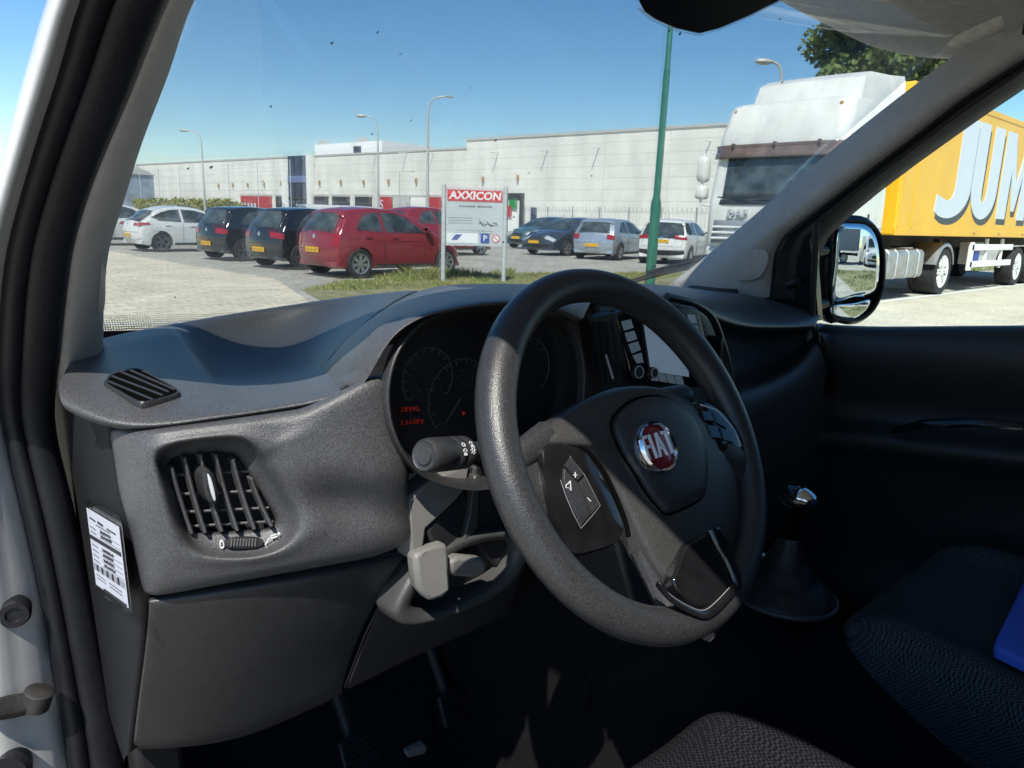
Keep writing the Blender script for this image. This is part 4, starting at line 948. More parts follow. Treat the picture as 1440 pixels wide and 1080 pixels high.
def grass(poly, n, h, seed, name='grass'):
    rn = random.Random(seed); mb = MB(); xs = [p[0] for p in poly]; ys = [p[1] for p in poly]; k = 0
    while k < n:
        x, y = rn.uniform(min(xs), max(xs)), rn.uniform(min(ys), max(ys))
        if not inside(x, y, poly): continue
        k += 1
        cl = .5+.5*math.sin(x*2.3+1.7*math.sin(y*1.9)); hh = h*(.35+.65*cl)*rn.uniform(.5, 1.3); a = rn.uniform(0, 6.28); w_ = .009+.006*rn.random()
        dx, dy = math.cos(a)*w_, math.sin(a)*w_; lx, ly = rn.gauss(0, .35)*hh, rn.gauss(0, .35)*hh
        mb.add([(x-dx, y-dy, 0), (x+dx, y+dy, 0), (x+dx*.7+lx*.4, y+dy*.7+ly*.4, hh*.6), (x+lx, y+ly, hh), (x-dx*.7+lx*.4, y-dy*.7+ly*.4, hh*.6)], [(0, 1, 2, 3, 4)])
    return tag(mb.build(name, 'grass_blade', smooth=False), 'uneven sunlit grass growing on the verge', 'grass', kind='stuff')
FRONT = [(5.4, 11.9), (6.6, 12.75), (7.9, 13.2), (9.6, 13.2), (11.6, 13.15), (14.5, 12.4), (17.2, 11.6), (17, 10.8), (13, 10.8), (8.6, 11.2), (6, 11.2)]
grass(FRONT, 9000, .09, 2)
grass([(7.6, 12.6), (7.8, 13.3), (9.6, 13.2), (11.6, 13.1), (11.2, 12.6)], 3000, .24, 3)
grass([(.7, -12), (5.5, -12), (5.5, -4.6), (2.4, -2.8)], 5000, .10, 5)
grass([(15, 8.2), (34, 8.2), (34, 10), (18, 10)], 3500, .18, 6)

# ------------------------------------------------------------------ cars
def mk_interp(tab): return lambda x: itp(tab, x)
class CarShape:
    def __init__(s, up, L, W, ax, ra, zb=.20, crown=(.10, .12), r=.09):
        """up: side outline from the rear bumper's lower edge over the roof to the front bumper's lower edge"""
        s.L, s.W, s.ax, s.ra = L, W, ax, ra; s.crown = crown; s.r = r
        pts = [V((x, 0, z)) for x, z in up]; top = spline(pts, 8)
        bot = []
        def arch(c): return [V((c+ra*math.cos(a), 0, .30+ra*math.sin(a))) for a in [i*math.pi/14 for i in range(15)]]
        x1 = up[-1][0]
        bot += [V((x1-.04, 0, zb))]
        for c in (ax[1], ax[0]):
            bot += [V((c+ra, 0, zb))]+arch(c)+[V((c-ra, 0, zb))]
        bot += [V((up[0][0]+.05, 0, zb+.04))]
        s.nt = len(top); s.sil = top+bot; n = len(s.sil); s.nrm = []
        for i in range(n):
            t = s.sil[(i+1) % n]-s.sil[i-1]; t.normalize(); s.nrm.append(V((t.z, 0, -t.x)))
        s.wt = [(0, .86), (.25, .94), (.8, .99), (L*.5, 1), (L-1.0, .985), (L-.4, .93), (L, .80)]
        s.gt = [(0, .93), (.22, .955), (.5, .995), (.7, 1.0), (.86, .985), (.98, .955), (1.2, .845), (1.45, .71), (1.7, .62)]
    def ys(s, x, z): return s.W/2*itp(s.wt, x)*itp(s.gt, z)
    def pt(s, i, m):
        p, n = s.sil[i], s.nrm[i]; top = i < s.nt
        f = i/max(1, s.nt-1)
        if top:
            if p.x < .5 and p.z < 1.3: c = s.crown[0]
            elif p.x > s.L-.7: c = s.crown[1]*1.6
            elif p.z > 1.25: c = .035
            else: c = .05
            r = s.r
        else: c, r = 0, .012
        q = p+n*(c+r); Y_ = s.ys(q.x, q.z); sg = 1 if m >= 0 else -1; m = abs(m)
        if m <= .5:
            k = m/.5; y = k*(Y_-r); a = p+n*(c*k*k); return V((a.x, sg*y, a.z))
        if m <= .75:
            a = (m-.5)/.25*math.pi/2; b = p+n*(c+r*(1-math.cos(a))); return V((b.x, sg*(Y_-r+r*math.sin(a)), b.z))
        k = (m-.75)/.25; core = V((min(max(q.x, .75), s.L-.75), 0, .78)); b = q.lerp(core, k)
        return V((b.x, sg*s.ys(b.x, b.z), b.z))
    MS = (0, .12, .25, .37, .45, .5, .54, .60, .66, .71, .75, .79, .85, .92, 1.0)
    def body(s, m, par, name='body'):
        mb = MB(); cols = [-x for x in reversed(s.MS[1:])]+list(s.MS)
        mb.loft([[s.pt(i, c) for c in cols] for i in range(len(s.sil))], cu=True)
        return mb.build(name, m, par, ang=50)
    def idx(s, x, z):
        return min(range(s.nt), key=lambda i: (s.sil[i].x-x)**2+(s.sil[i].z-z)**2)
    def patch(s, a, b, m0, m1, m, par, name, h=.006, nm=10, bevel=0, taper=0):
        i0, i1 = s.idx(*a), s.idx(*b); rows = []
        n_ = max(4, i1-i0)
        for k in range(n_+1):
            fi = i0+(i1-i0)*k/n_; i = int(fi); t = fi-i; j = min(i+1, s.nt-1); row = []
            tp = taper*(k/n_)
            for q in range(nm+1):
                mm = m0+(m1-m0)*q/nm
                mm = mm*(1-tp) if taper else mm
                P = s.pt(i, mm).lerp(s.pt(j, mm), t); row.append(P)
            rows.append(row)
        off = []
        for u in range(len(rows)):
            o = []
            for v_ in range(nm+1):
                du = rows[min(u+1, len(rows)-1)][v_]-rows[max(u-1, 0)][v_]; dv = rows[u][min(v_+1, nm)]-rows[u][max(v_-1, 0)]
                n = du.cross(dv); n.normalize(); C_ = V((s.L/2, 0, .7))
                if n.dot(rows[u][v_]-C_) < 0: n = -n
                o.append(rows[u][v_]+n*h)
            off.append(o)
        # skirt back to the body
        full = [[rows[0][0]]+rows[0]+[rows[0][-1]]]+[[rows[u][0]]+off[u]+[rows[u][-1]] for u in range(len(rows))]+[[rows[-1][0]]+rows[-1]+[rows[-1][-1]]]
        return MB().loft(full).build(name, m, par)
    def side(s, poly, sg, m, par, name, h=.006):
        c = (sum(p[0] for p in poly)/len(poly), sum(p[1] for p in poly)/len(poly)); pp = []
        for a, b in zip(poly, poly[1:]+poly[:1]):
            for k in range(5): pp.append((a[0]+(b[0]-a[0])*k/5, a[1]+(b[1]-a[1])*k/5))
        rows = []
        for k, hh in ((1.0, -.01), (1.0, h), (.7, h), (.4, h), (.1, h)):
            rows.append([V((c[0]+(x-c[0])*k, sg*(s.ys(c[0]+(x-c[0])*k, c[1]+(z-c[1])*k)+hh), c[1]+(z-c[1])*k)) for x, z in pp])
        mb = MB().loft(rows, cv=True); n = len(pp); mb.f.append(tuple(range(len(mb.v)-n, len(mb.v)))); return mb.build(name, m, par, ang=60)
def wheel_parts(par, x, y, r, sg, spokes=5, rim='alloy', width=.19, rr=.67, seed=0):
    mb = MB(); w2 = width/2
    mb.lathe([(r*.68, -w2), (r*.93, -w2), (r, -w2*.7), (r, w2*.7), (r*.95, w2), (r*.72, w2*1.02), (r*.67, w2*.7)], (x, sg*(y-w2), r), (0, sg, 0), 30, cap=True)
    t = mb.build('wheel', 'tyre', par)
    mb = MB(); yo = sg*(y-.012)
    mb.lathe([(r*.70, 0), (r*.70, .004), (r*.62, -.004), (r*.60, -.03)], (x, yo, r), (0, sg, 0), 30, cap=False)
    mb.lathe([(r*.17, -.03), (r*.17, .0), (r*.1, .004)], (x, yo, r), (0, sg, 0), 14)
    for k in range(spokes):
        a = 2*math.pi*k/spokes+seed
        for da in (-.13, .13):
            d0 = V((math.cos(a+da*.5), 0, math.sin(a+da*.5))); d1 = V((math.cos(a+da), 0, math.sin(a+da)))
            tt = V((-math.sin(a), 0, math.cos(a))); c = V((x, yo, r))
            mb.loft([[c+d0*r*.12-tt*r*.05+V((0, 0, 0)), c+d0*r*.12+tt*r*.05, c+d0*r*.12+tt*r*.05-V((0, sg*.03, 0)), c+d0*r*.12-tt*r*.05-V((0, sg*.03, 0))],
                     [c+d1*r*.63-tt*r*.05, c+d1*r*.63+tt*r*.05, c+d1*r*.63+tt*r*.05-V((0, sg*.03, 0)), c+d1*r*.63-tt*r*.05-V((0, sg*.03, 0))]], cv=True, cap=True)
    mb.build('rim', rim, t)
    return t
def car(spec, label, cat, loc, head, group=None, name='parked_car'):
    g = spec; root = tag(empty(name, (loc[0], loc[1], 0), R(head)), label, cat, group)
    cs = CarShape(g['up'], g['L'], g['W'], g['ax'], g['ra']); P = g['paint']; r = g['ra']-.035
    cs.body(P, root)
    for x in g['ax']:
        for sg in (-1, 1): wheel_parts(root, x, g['W']/2*.985, r, sg, g.get('spokes', 5), g.get('rim', 'alloy'), seed=x)
    # wheel-well liners and underbody, dark
    mb = MB(); mb.box((g['L']/2, 0, .42), (g['L']-.9, g['W']*.62, .30)); mb.build('underbody', 'car_black_trim', root)
    a, b = g['rw']; cs.patch(a, b, -g.get('rwm', .43), g.get('rwm', .43), 'car_glass', root, 'rear_window')
    a, b = g['fw']; cs.patch(a, b, -.45, .45, 'car_glass', root, 'windscreen')
    for sg in (-1, 1):
        for w_ in g['win']: cs.side(w_, sg, 'car_glass', root, 'side_window')
        for z0, z1, xa, m0, m1 in g['tail']:
            cs.patch((xa, z0), (xa+.04, z1), sg*m0, sg*m1, 'tail_red', root, 'tail_light', h=.012)
        for pl_ in g.get('tail_side', []): cs.side(pl_, sg, 'tail_red', root, 'tail_light', h=.012)
        for pl_ in g.get('trim_side', []): cs.side(pl_, sg, 'car_black_trim', root, 'black_pillar', h=.008)
        a, b, m0, m1 = g['lamp']; cs.patch(a, b, sg*m0, sg*m1, 'head_clear', root, 'headlight', h=.008)
        for pl_ in g.get('hand', []):
            y_ = sg*(cs.ys(*pl_)+.012); MB().box((pl_[0], y_, pl_[1]), (.17, .02, .028)).build('handle', g.get('handm', P), root, bev=.006)
        mx, mz = g['mir']; y_ = sg*(cs.ys(mx, mz)+.09)
        mb = MB().dome([V((mx+.02, y_+sg*.11*math.cos(t), mz+.07*math.sin(t))) for t in [k*math.pi/8 for k in range(16)]], (1, 0, 0), [(.9, -.03), (1, 0), (.9, .06), (.5, .10), (.2, .11)])
        mb.tube([V((mx+.03, sg*(cs.ys(mx, mz)-.01), mz-.05)), V((mx+.03, y_, mz-.03))], .02, 6); mb.build('door_mirror', P if not g.get('mirblack') else 'car_black_trim', root)
        # door gap lines
        for x_, z0, z1 in g.get('gaps', []):
            MB().tube([V((x_+g.get('gslant', 0)*t, sg*(cs.ys(x_, z0+(z1-z0)*t)+.0005), z0+(z1-z0)*t)) for t in [k/6 for k in range(7)]], .005, 5).build('door_gap', 'car_black_trim', root)
        for pl_ in g.get('sill', []): cs.side(pl_, sg, 'car_black_trim', root, 'sill_trim', h=.01)
    for m_ in (-.47, .47):
        i0, i1 = cs.idx(.02, .60), cs.idx(g['rw'][1][0], g['rw'][1][1]); MB().tube([cs.pt(i, m_) for i in range(i0, i1+1)], .005, 5).build('tailgate_gap', 'car_black_trim', root)
    i0 = cs.idx(.01, .60); MB().tube([cs.pt(i0, -.47+.94*k/12) for k in range(13)], .005, 5).build('tailgate_gap', 'car_black_trim', root)
    if g.get('bump'):
        a, b = g['bump']; cs.patch(a, b, -.60, .60, 'car_black_trim', root, 'bumper_insert', h=.008, nm=16)
    if g.get('band'):
        a, b, m_ = g['band']; cs.patch(a, b, -m_, m_, 'car_glass', root, 'tailgate_band', h=.007, nm=14)
    xz, w_ = g['plate'], .26
    p = cs.pt(cs.idx(*xz), 0); mb = MB().box((p.x-.012, 0, p.z), (.016, .5, .11)); pl_ = mb.build('number_plate', 'plate_yellow', root, bev=.003)
    mb = MB()
    for k in range(7):
        if k in (2, 4): mb.box((p.x-.021, -.18+k*.06, p.z), (.003, .02, .008))
        else: mb.box((p.x-.021, -.18+k*.06, p.z), (.003, .012, .06)); mb.box((p.x-.021, -.168+k*.06, p.z+.02*(1 if k % 2 else -1)), (.003, .02, .012))
    mb.build('plate_marks', 'ink', pl_)
    if g.get('fplate'):
        q = cs.pt(cs.idx(*g['fplate']), 0); MB().box((q.x+.012, 0, q.z), (.016, .5, .11)).build('number_plate', 'plate_yellow', root, bev=.003)
        a, b = g['grille']; cs.patch(a, b, -.24, .24, 'car_black_trim', root, 'grille', h=.006)
        a, b = g['low']; cs.patch(a, b, -.44, .44, 'car_black_trim', root, 'lower_intake', h=.006)
    if g.get('wiper'):
        z = g['wiper']; i = cs.idx(z[0], z[1]); p = cs.pt(i, 0); j = cs.pt(cs.idx(z[0]+.03, z[1]+.12), .22); MB().tube([p+V((-.012, 0, 0)), j+V((-.016, 0, 0))], .008, 5).build('rear_wiper', 'car_black_trim', root)
    if g.get('emblem'):
        p = cs.pt(cs.idx(*g['emblem']), 0); MB().lathe([(.05, 0), (.05, .01), (.02, .012)], p+V((.004, 0, 0)), (-1, 0, .1), 16).build('badge', 'chrome', root)
    i = cs.idx(g['L']*.28, g['up'][len(g['up'])//3][1]+.3); p = cs.pt(cs.idx(g['ant'][0], g['ant'][1]), 0); MB().tube([p, p+V((-.10, 0, .16))], .006, 5).build('aerial', 'car_black_trim', root)
    return root
def hatch(L, H, W, paint, **k):
    f = H/1.5; wb = k.pop('wb', L*.645); x0 = k.pop('rearover', L*.175)
    d = dict(L=L, W=W, paint=paint, ra=.345, ax=(x0, x0+wb))
    d['up'] = [(.06, .30), (.015, .42), (0, .58), (.03, .76), (.06, .92*f), (.13, 1.05*f), (.27, 1.27*f), (.37, 1.39*f), (.56, 1.455*f), (.95, 1.495*f), (L*.37, 1.495*f), (L*.47, 1.455*f), (L*.56, 1.36*f), (L*.66, 1.17*f), (L*.745, .99*f), (L*.82, .925*f), (L*.92, .83*f), (L*.965, .72*f), (L-.02, .58), (L, .46), (L-.02, .34), (L-.08, .25)]
    d['rw'] = ((.09, .97*f), (.33, 1.35*f)); d['fw'] = ((L*.49, 1.43*f), (L*.72, 1.03*f))
    b = .95*f; t = 1.37*f
    d['win'] = [[(L*.155, b+.06), (L*.335, b+.02), (L*.33, t+.01), (L*.25, t-.02), (L*.20, t-.14)], [(L*.355, b+.02), (L*.66, b), (L*.61, b+.12), (L*.52, t-.08), (L*.455, t-.01), (L*.35, t+.01)]]
    d['tail'] = [(.70*f, .98*f, .03, .40, .70)]; d['lamp'] = ((L*.90, .84*f), (L*.965, .68*f), .30, .58)
    d['hand'] = [(L*.23, .86*f), (L*.42, .85*f)]; d['mir'] = (L*.645, b+.07); d['gaps'] = [(L*.345, .30, b), (L*.64, .30, b-.05)]
    d['sill'] = [[(d['ax'][0]+.40, .21), (d['ax'][1]-.40, .21), (d['ax'][1]-.40, .29), (d['ax'][0]+.40, .29)]]
    d['plate'] = (.01, .50); d['ant'] = (L*.2, 1.49*f); d['wiper'] = (.075, .98*f); d['emblem'] = (.045, .86*f)
    d.update(k); return d
# red five-door beside the sign
sw = hatch(3.72, 1.50, 1.69, 'red_metal', tail=[(.66, .95, .03, .43, .68)], plate=(.0, .57), spokes=7)
car(sw, 'dark red hatchback parked rear towards us, its front half behind the grey sign board', 'car', (6.95, 14.36), 3.5)
# two black hatchbacks of the same kind
bk = hatch(3.75, 1.44, 1.72, 'black_metal', rw=((.10, .98), (.34, 1.36)), up=[(.06, .30), (.015, .42), (0, .58), (.02, .74), (.06, .90), (.14, 1.04), (.28, 1.26), (.38, 1.39), (.55, 1.43), (1.0, 1.46), (1.4, 1.45), (1.75, 1.41), (2.1, 1.31), (2.48, 1.12), (2.8, .95), (3.1, .89), (3.45, .79), (3.62, .69), (3.73, .56), (3.75, .46), (3.73, .34), (3.67, .25)], tail=[(.74, .88, .04, .30, .72)], plate=(.0, .46), rim='dark_alloy')
c1 = car(bk, 'black hatchback parked beside the red car, second from the white hatchback', 'car', (6.95, 17.0), 7, 'black hatchbacks in the row')
c2 = copy_tree(c1); c2.location = (7.0, 20.35, 0); c2['label'] = 'black hatchback parked between the white hatchback and another black hatchback'
# white hatchback with black rear pillar
wt = hatch(4.06, 1.43, 1.76, 'white_metal', tail=[(.80, .90, .04, .30, .66)], tail_side=[[(.06, .80), (.42, .84), (.38, .90), (.10, .90)]], rim='dark_alloy', wb=2.54, rearover=.72, plate=(0, .50),
    rw=((.11, .96), (.60, 1.28)), up=[(.06, .30), (.015, .42), (0, .58), (.02, .74), (.05, .88), (.16, .99), (.46, 1.19), (.70, 1.32), (1.0, 1.40), (1.3, 1.43), (1.5, 1.43), (1.95, 1.39), (2.3, 1.28), (2.68, 1.10), (3.02, .95), (3.4, .88), (3.75, .79), (3.95, .68), (4.04, .56), (4.06, .46), (4.04, .34), (3.98, .25)],
    trim_side=[[(.45, 1.06), (.62, 1.0), (.80, 1.02), (1.0, 1.27), (.80, 1.22)]])
car(wt, 'white hatchback with black rear pillar and five-spoke wheels, at the left end of the row', 'car', (6.5, 25.4), 3)
wt2 = hatch(4.3, 1.50, 1.8, 'white_metal', plate=(0, .5))
car(wt2, 'white car half hidden behind the white hatchback beside the window pillar', 'car', (5.5, 29.6), 8)
# second row: silver hatchback, white hatchback with dark tailgate, blue car facing us, others behind
po_ = hatch(3.97, 1.46, 1.69, 'silver_metal', tail=[(.74, .93, .03, .38, .66)], plate=(.0, .52))
car(po_, 'silver hatchback parked rear towards us left of the green pole', 'car', (19.35, 17.45), 17)
ya = hatch(3.94, 1.50, 1.74, 'white_metal', tail=[(.84, .98, .05, .30, .70)], plate=(.05, .76), band=((.05, .86), (.30, 1.42), .5), bump=((.03, .30), (.0, .47)),
    trim_side=[[(.30, 1.06), (.55, .98), (.75, 1.02), (.85, 1.36), (.45, 1.36)]])
car(ya, 'white hatchback with dark tailgate glass behind the green pole', 'car', (19.7, 14.75), 20)
fo = hatch(4.5, 1.48, 1.83, 'blue_metal', fplate=(4.46, .50), grille=((4.40, .72), (4.48, .58)), low=((4.49, .42), (4.46, .30)), wb=2.68, rearover=.86, lamp=((4.20, .80), (4.40, .70), .26, .58))
car(fo, 'dark blue car facing us between the sign board and the silver hatchback', 'car', (23.9, 20.9), 186)
te = hatch(4.2, 1.5, 1.78, 'teal_metal', fplate=(4.16, .50), grille=((4.1, .72), (4.18, .58)), low=((4.19, .42), (4.16, .30)))
car(te, 'dark green car just showing beside the right edge of the sign board', 'car', (27.2, 25.6), 184)
dk = hatch(4.2, 1.66, 1.8, 'red_metal', tail=[(.86, 1.06, .05, .30, .70)])
car(dk, 'tall red car parked further back, showing between the nearest red hatchback and the sign board', 'car', (13.6, 21.5), 2)
# long white van far behind the red car
def panel_van(label, loc, head, paint='white_metal', L=5.4, H=2.0, name='delivery_van', group=None):
    root = tag(empty(name, (loc[0], loc[1], 0), R(head)), label, 'van', group)
    s = CarShape([(.04, .35), (0, .6), (.02, 1.2), (.06, H-.15), (.2, H), (L*.4, H+.02), (L*.66, H-.02), (L*.73, H-.22), (L*.84, 1.22), (L*.95, 1.05), (L-.03, .8), (L, .5), (L-.06, .28)], L, 1.95, (.95, L-.95), .37, r=.11)
    s.gt = [(0, .93), (.3, .98), (.7, 1), (1.2, .99), (H, .88)]
    s.body(paint, root)
    for x in s.ax:
        for sg in (-1, 1): wheel_parts(root, x, .96, .33, sg, 6)
    MB().box((L/2, 0, .45), (L-1, 1.3, .3)).build('underbody', 'car_black_trim', root)
    s.patch((L*.745, H-.3), (L*.825, 1.30), -.45, .45, 'car_glass', root, 'windscreen')
    for sg in (-1, 1):
        s.side([(L*.62, 1.2), (L*.79, 1.2), (L*.74, 1.62), (L*.63, 1.66)], sg, 'car_glass', root, 'side_window')
        s.patch((L*.93, 1.08), (L*.975, .86), sg*.3, sg*.62, 'head_clear', root, 'headlight')
        s.patch((.01, .9), (.03, 1.25), sg*.44, sg*.6, 'tail_red', root, 'tail_light')
        y_ = sg*1.05; MB().dome([V((L*.775, y_+.1*math.cos(t), 1.3+.16*math.sin(t))) for t in [k*math.pi/6 for k in range(12)]], (1, 0, 0), [(1, 0), (.9, .08), (.4, .1)]).build('door_mirror', 'car_black_trim', root)
    s.patch((L-.02, .78), (L-.01, .58), -.3, .3, 'car_black_trim', root, 'grille'); s.patch((L-.01, .5), (L-.05, .34), -.55, .55, 'car_black_trim', root, 'front_bumper')
    p = s.pt(s.idx(L, .55), 0); MB().box((p.x+.012, 0, .52), (.016, .5, .11)).build('number_plate', 'plate_yellow', root)
    return root
panel_van('long white van parked far behind the red hatchback, only its roof showing', (17.5, 35.3), -8, L=6.0, H=1.75)

# ------------------------------------------------------------------ warehouse hall along the far side of the parking lot
A0 = D(1030, 176, 66); A1 = D(655, 201, 86.3)
fdir = (A1-A0); fdir.z = 0; fdir.normalize()                       # along the front, away from us
fnr = V((-fdir.y, fdir.x, 0)); fnr = fnr if fnr.x < 0 else -fnr     # out of the front, towards the lot
HALL_A = math.atan2(fdir.y, fdir.x)
def on_wall(px, z=None, py=None, off=0):
    """a point of the front plane seen at px (height z, or seen at py)"""
    c = A0.dot(fnr)+off; p = PL(px, py if py is not None else 300, (fnr.x, fnr.y, 0), c)
    return V((p.x, p.y, z)) if z is not None else p
def slab(p, q, z0, z1, dep, name, m, par=None, bev=0, front=0):
    a = V((p.x, p.y, 0))+fnr*front; b = V((q.x, q.y, 0))+fnr*front; back = -fnr*dep
    return MB().prism([a+V((0, 0, z0)), b+V((0, 0, z0)), b+back+V((0, 0, z0)), a+back+V((0, 0, z0))], (0, 0, z1-z0)).build(name, m, par, smooth=False, bev=bev)
def panel_wall_mat():
    m = mat('panel_wall', (.60, .585, .54), .75); t = m.node_tree; L = t.links.new; b = t.nodes['Principled BSDF']
    tc = t.nodes.new('ShaderNodeTexCoord'); mp = t.nodes.new('ShaderNodeMapping'); mp.inputs['Rotation'].default_value = (0, 0, -HALL_A)
    L(tc.outputs['Object'], mp.inputs[0])
    sp = t.nodes.new('ShaderNodeSeparateXYZ'); cb = t.nodes.new('ShaderNodeCombineXYZ'); L(mp.outputs[0], sp.inputs[0]); L(sp.outputs[0], cb.inputs[0]); L(sp.outputs[2], cb.inputs[1])
    br = t.nodes.new('ShaderNodeTexBrick'); br.inputs['Scale'].default_value = 1; br.inputs['Brick Width'].default_value = 7.2; br.inputs['Row Height'].default_value = 1.12
    br.inputs['Mortar Size'].default_value = .028; br.offset = 0; br.inputs['Color1'].default_value = (.80, .78, .72, 1); br.inputs['Color2'].default_value = (.75, .73, .675, 1); br.inputs['Mortar'].default_value = (.58, .565, .52, 1)
    L(cb.outputs[0], br.inputs['Vector'])
    n = t.nodes.new('ShaderNodeTexNoise'); n.inputs['Scale'].default_value = .5; n.inputs['Detail'].default_value = 8
    m2 = t.nodes.new('ShaderNodeMapping'); m2.inputs['Scale'].default_value = (1, 1, .25); L(tc.outputs['Object'], m2.inputs[0]); L(m2.outputs[0], n.inputs['Vector'])
    r = t.nodes.new('ShaderNodeMapRange'); r.inputs[1].default_value = .3; r.inputs[2].default_value = .75; r.inputs[3].default_value = .80; r.inputs[4].default_value = 1.06; L(n.outputs[0], r.inputs[0])
    mx = t.nodes.new('ShaderNodeMix'); mx.data_type = 'RGBA'; mx.blend_type = 'MULTIPLY'; mx.inputs[0].default_value = 1; L(br.outputs['Color'], mx.inputs[6]); L(r.outputs[0], mx.inputs[7])
    L(mx.outputs[2], b.inputs['Base Color'])
panel_wall_mat()
HZ = A0.z
hall = tag(empty('warehouse', (0, 0, 0)), 'long pale panelled warehouse, its tall right half rising behind the sign and green pole', 'building')
pR, pS, pT0, pT1, pE = on_wall(1170), on_wall(655), on_wall(434), on_wall(408), on_wall(193)
slab(pR, pS, 0, HZ, 30, 'wall', 'panel_wall', hall)
MB().prism([pR.lerp(pS, t)*1+V((0, 0, HZ-pR.lerp(pS, t).z))+fnr*.12 for t in (0, 1)]+[pS+V((0, 0, HZ-pS.z))-fnr*.4, pR+V((0, 0, HZ-pR.z))-fnr*.4], (0, 0, .22)).build('roof_edge', 'wall_cap', hall, smooth=False)
low = tag(empty('warehouse', (0, 0, 0)), 'lower left wing of the pale warehouse on both sides of the dark glass tower', 'building')
HL = on_wall(655, py=209).z
slab(pS, pT0, 0, HL, 28, 'wall', 'panel_wall', low, front=-.4)
HL2 = on_wall(408, py=221).z
slab(pT1, pE, 0, HL2, 28, 'wall', 'panel_wall', low, front=-.4)
for a, b, h in ((pS, pT0, HL), (pT1, pE, HL2)):
    slab(a, b, h, h+.2, .6, 'roof_edge', 'wall_cap', low, front=-.3)
tw = tag(empty('glass_tower', (0, 0, 0)), 'narrow dark blue glass stair tower set in the long warehouse front', 'tower')
HT = on_wall(420, py=219).z
slab(pT0, pT1, 0, HT, 8, 'wall', 'tower_blue', tw, front=.1)
for k in range(1, 3):
    slab(pT0.lerp(pT1, k/3-.015), pT0.lerp(pT1, k/3+.015), 0, HT, .1, 'mullion', 'door_dark', tw, front=.2)
slab(pT0, pT1, HT*.60, HT*.70, .1, 'band', mat('tower_band', (.16, .20, .36), .4), tw, front=.22)
slab(pT0, pT1, HT*.35, HT*.38, .1, 'band', 'door_dark', tw, front=.22)
slab(pT1, pT1.lerp(pT0, -.35), 0, HL2*.80, .6, 'pier', 'wall_pale', tw, front=.25)
slab(pT0, pT0.lerp(pT1, -.25), 0, HT, .6, 'pier', 'wall_pale', tw, front=.25)
# wall lamps, loading doors, drain spouts on the front
for px, py in ((449, 257), (479, 256), (511, 256), (546, 255), (585, 254), (307, 261), (327, 260), (348, 260), (371, 259), (395, 258)):
    p = on_wall(px, py=py, off=-.2); MB().box(p, (.24, .24, .6)).build('wall_lamp', 'amber', low, bev=.05)
for px, py in ((679, 252), (728, 250)):
    p = on_wall(px, py=py, off=.2); MB().box(p, (.24, .24, .6)).build('wall_lamp', 'amber', hall, bev=.05)
for px in (530, 572, 610, 446): p = on_wall(px, py=215 if px > 440 else 222, off=-.4); MB().tube([p, p+fnr*1.3-V((0, 0, .1))], .05, 6).build('drain_spout', 'wall_pale', low)
for px, py in ((701, 214), (770, 211), (1000, 198), (843, 207)): p = on_wall(px, py=py); MB().tube([p, p+fnr*1.3-V((0, 0, .1))], .06, 6).build('drain_spout', 'wall_pale', hall)
def wdoor(x0, x1, z1, m, par, front=.1, name='loading_door', z0=0):
    slab(on_wall(x0), on_wall(x1), z0, z1, .25, name, m, par, front=front)
for x0, x1, m in ((437, 459, 'door_dark'), (466, 489, 'door_dark'), (498, 520, 'door_dark'), (387, 400, 'door_dark'), (364, 380, 'red_panel'), (338, 363, 'red_panel'), (533, 550, 'red_panel'), (551, 574, 'shutter'), (576, 600, 'wall_pale'), (602, 619, 'red_panel')):
    wdoor(x0, x1, 3.6, m, low, front=-.15)
    wdoor(x0-1, x1+1, 3.9, 'wall_cap', low, front=-.15, z0=3.62, name='door_head')
for x0, x1, m in ((712, 737, 'door_dark'), (716, 731, 'wall_pale'), (747, 755, 'tower_blue')):
    wdoor(x0, x1, 4.1 if m == 'door_dark' else (3.3 if m == 'wall_pale' else 2.6), m, hall, front=.1 if m != 'wall_pale' else .18)
p = on_wall(721, z=2.9, off=.3); MB().box(p, (.1, 1.2, 1.0)).build('wall_sign', mat('sign_green', (.03, .25, .08), .5), hall)
p = on_wall(715, z=2.1, off=.3); MB().box(p, (.1, .9, 1.2)).build('wall_sign', 'red_panel', hall)
p = on_wall(537, z=2.6, off=.1); text_mb('S', p+fnr*.06, -fdir, V((0, 0, 1)), 1.2, .06, 1.0).build('lettering', 'letter_white', low)
for px, n_ in ((347, 5),):
    for k in range(n_): MB().box(on_wall(341+k*4.5, z=2.2, off=.12), (.1, .5, .7)).build('lettering', 'letter_white', low)
# white taller block behind the roof
wb_ = tag(empty('office_block', (0, 0, 0)), 'bright white flat-roofed block rising behind the warehouse roof', 'building')
p0, p1 = on_wall(445, off=-34), on_wall(538, off=-34); z1 = on_wall(500, py=200, off=-34).z
slab(V((p1.x, p1.y, 0)), V((p0.x, p0.y, 0)), 0, z1, 14, 'wall', mat('wall_bright', (.8, .8, .8), .7, var=.03), wb_)
for px in (458, 512):
    q = on_wall(px, off=-36); MB().box(V((q.x, q.y, z1+.5)), (1.6, 1.6, 1.0)).build('roof_vent', 'wall_cap', wb_)
for px in (501, 506):
    q = on_wall(px, off=-33.9); MB().box(V((q.x, q.y, z1-1.6)), (.2, 1.2, 1.6)).build('window', 'tower_blue', wb_)
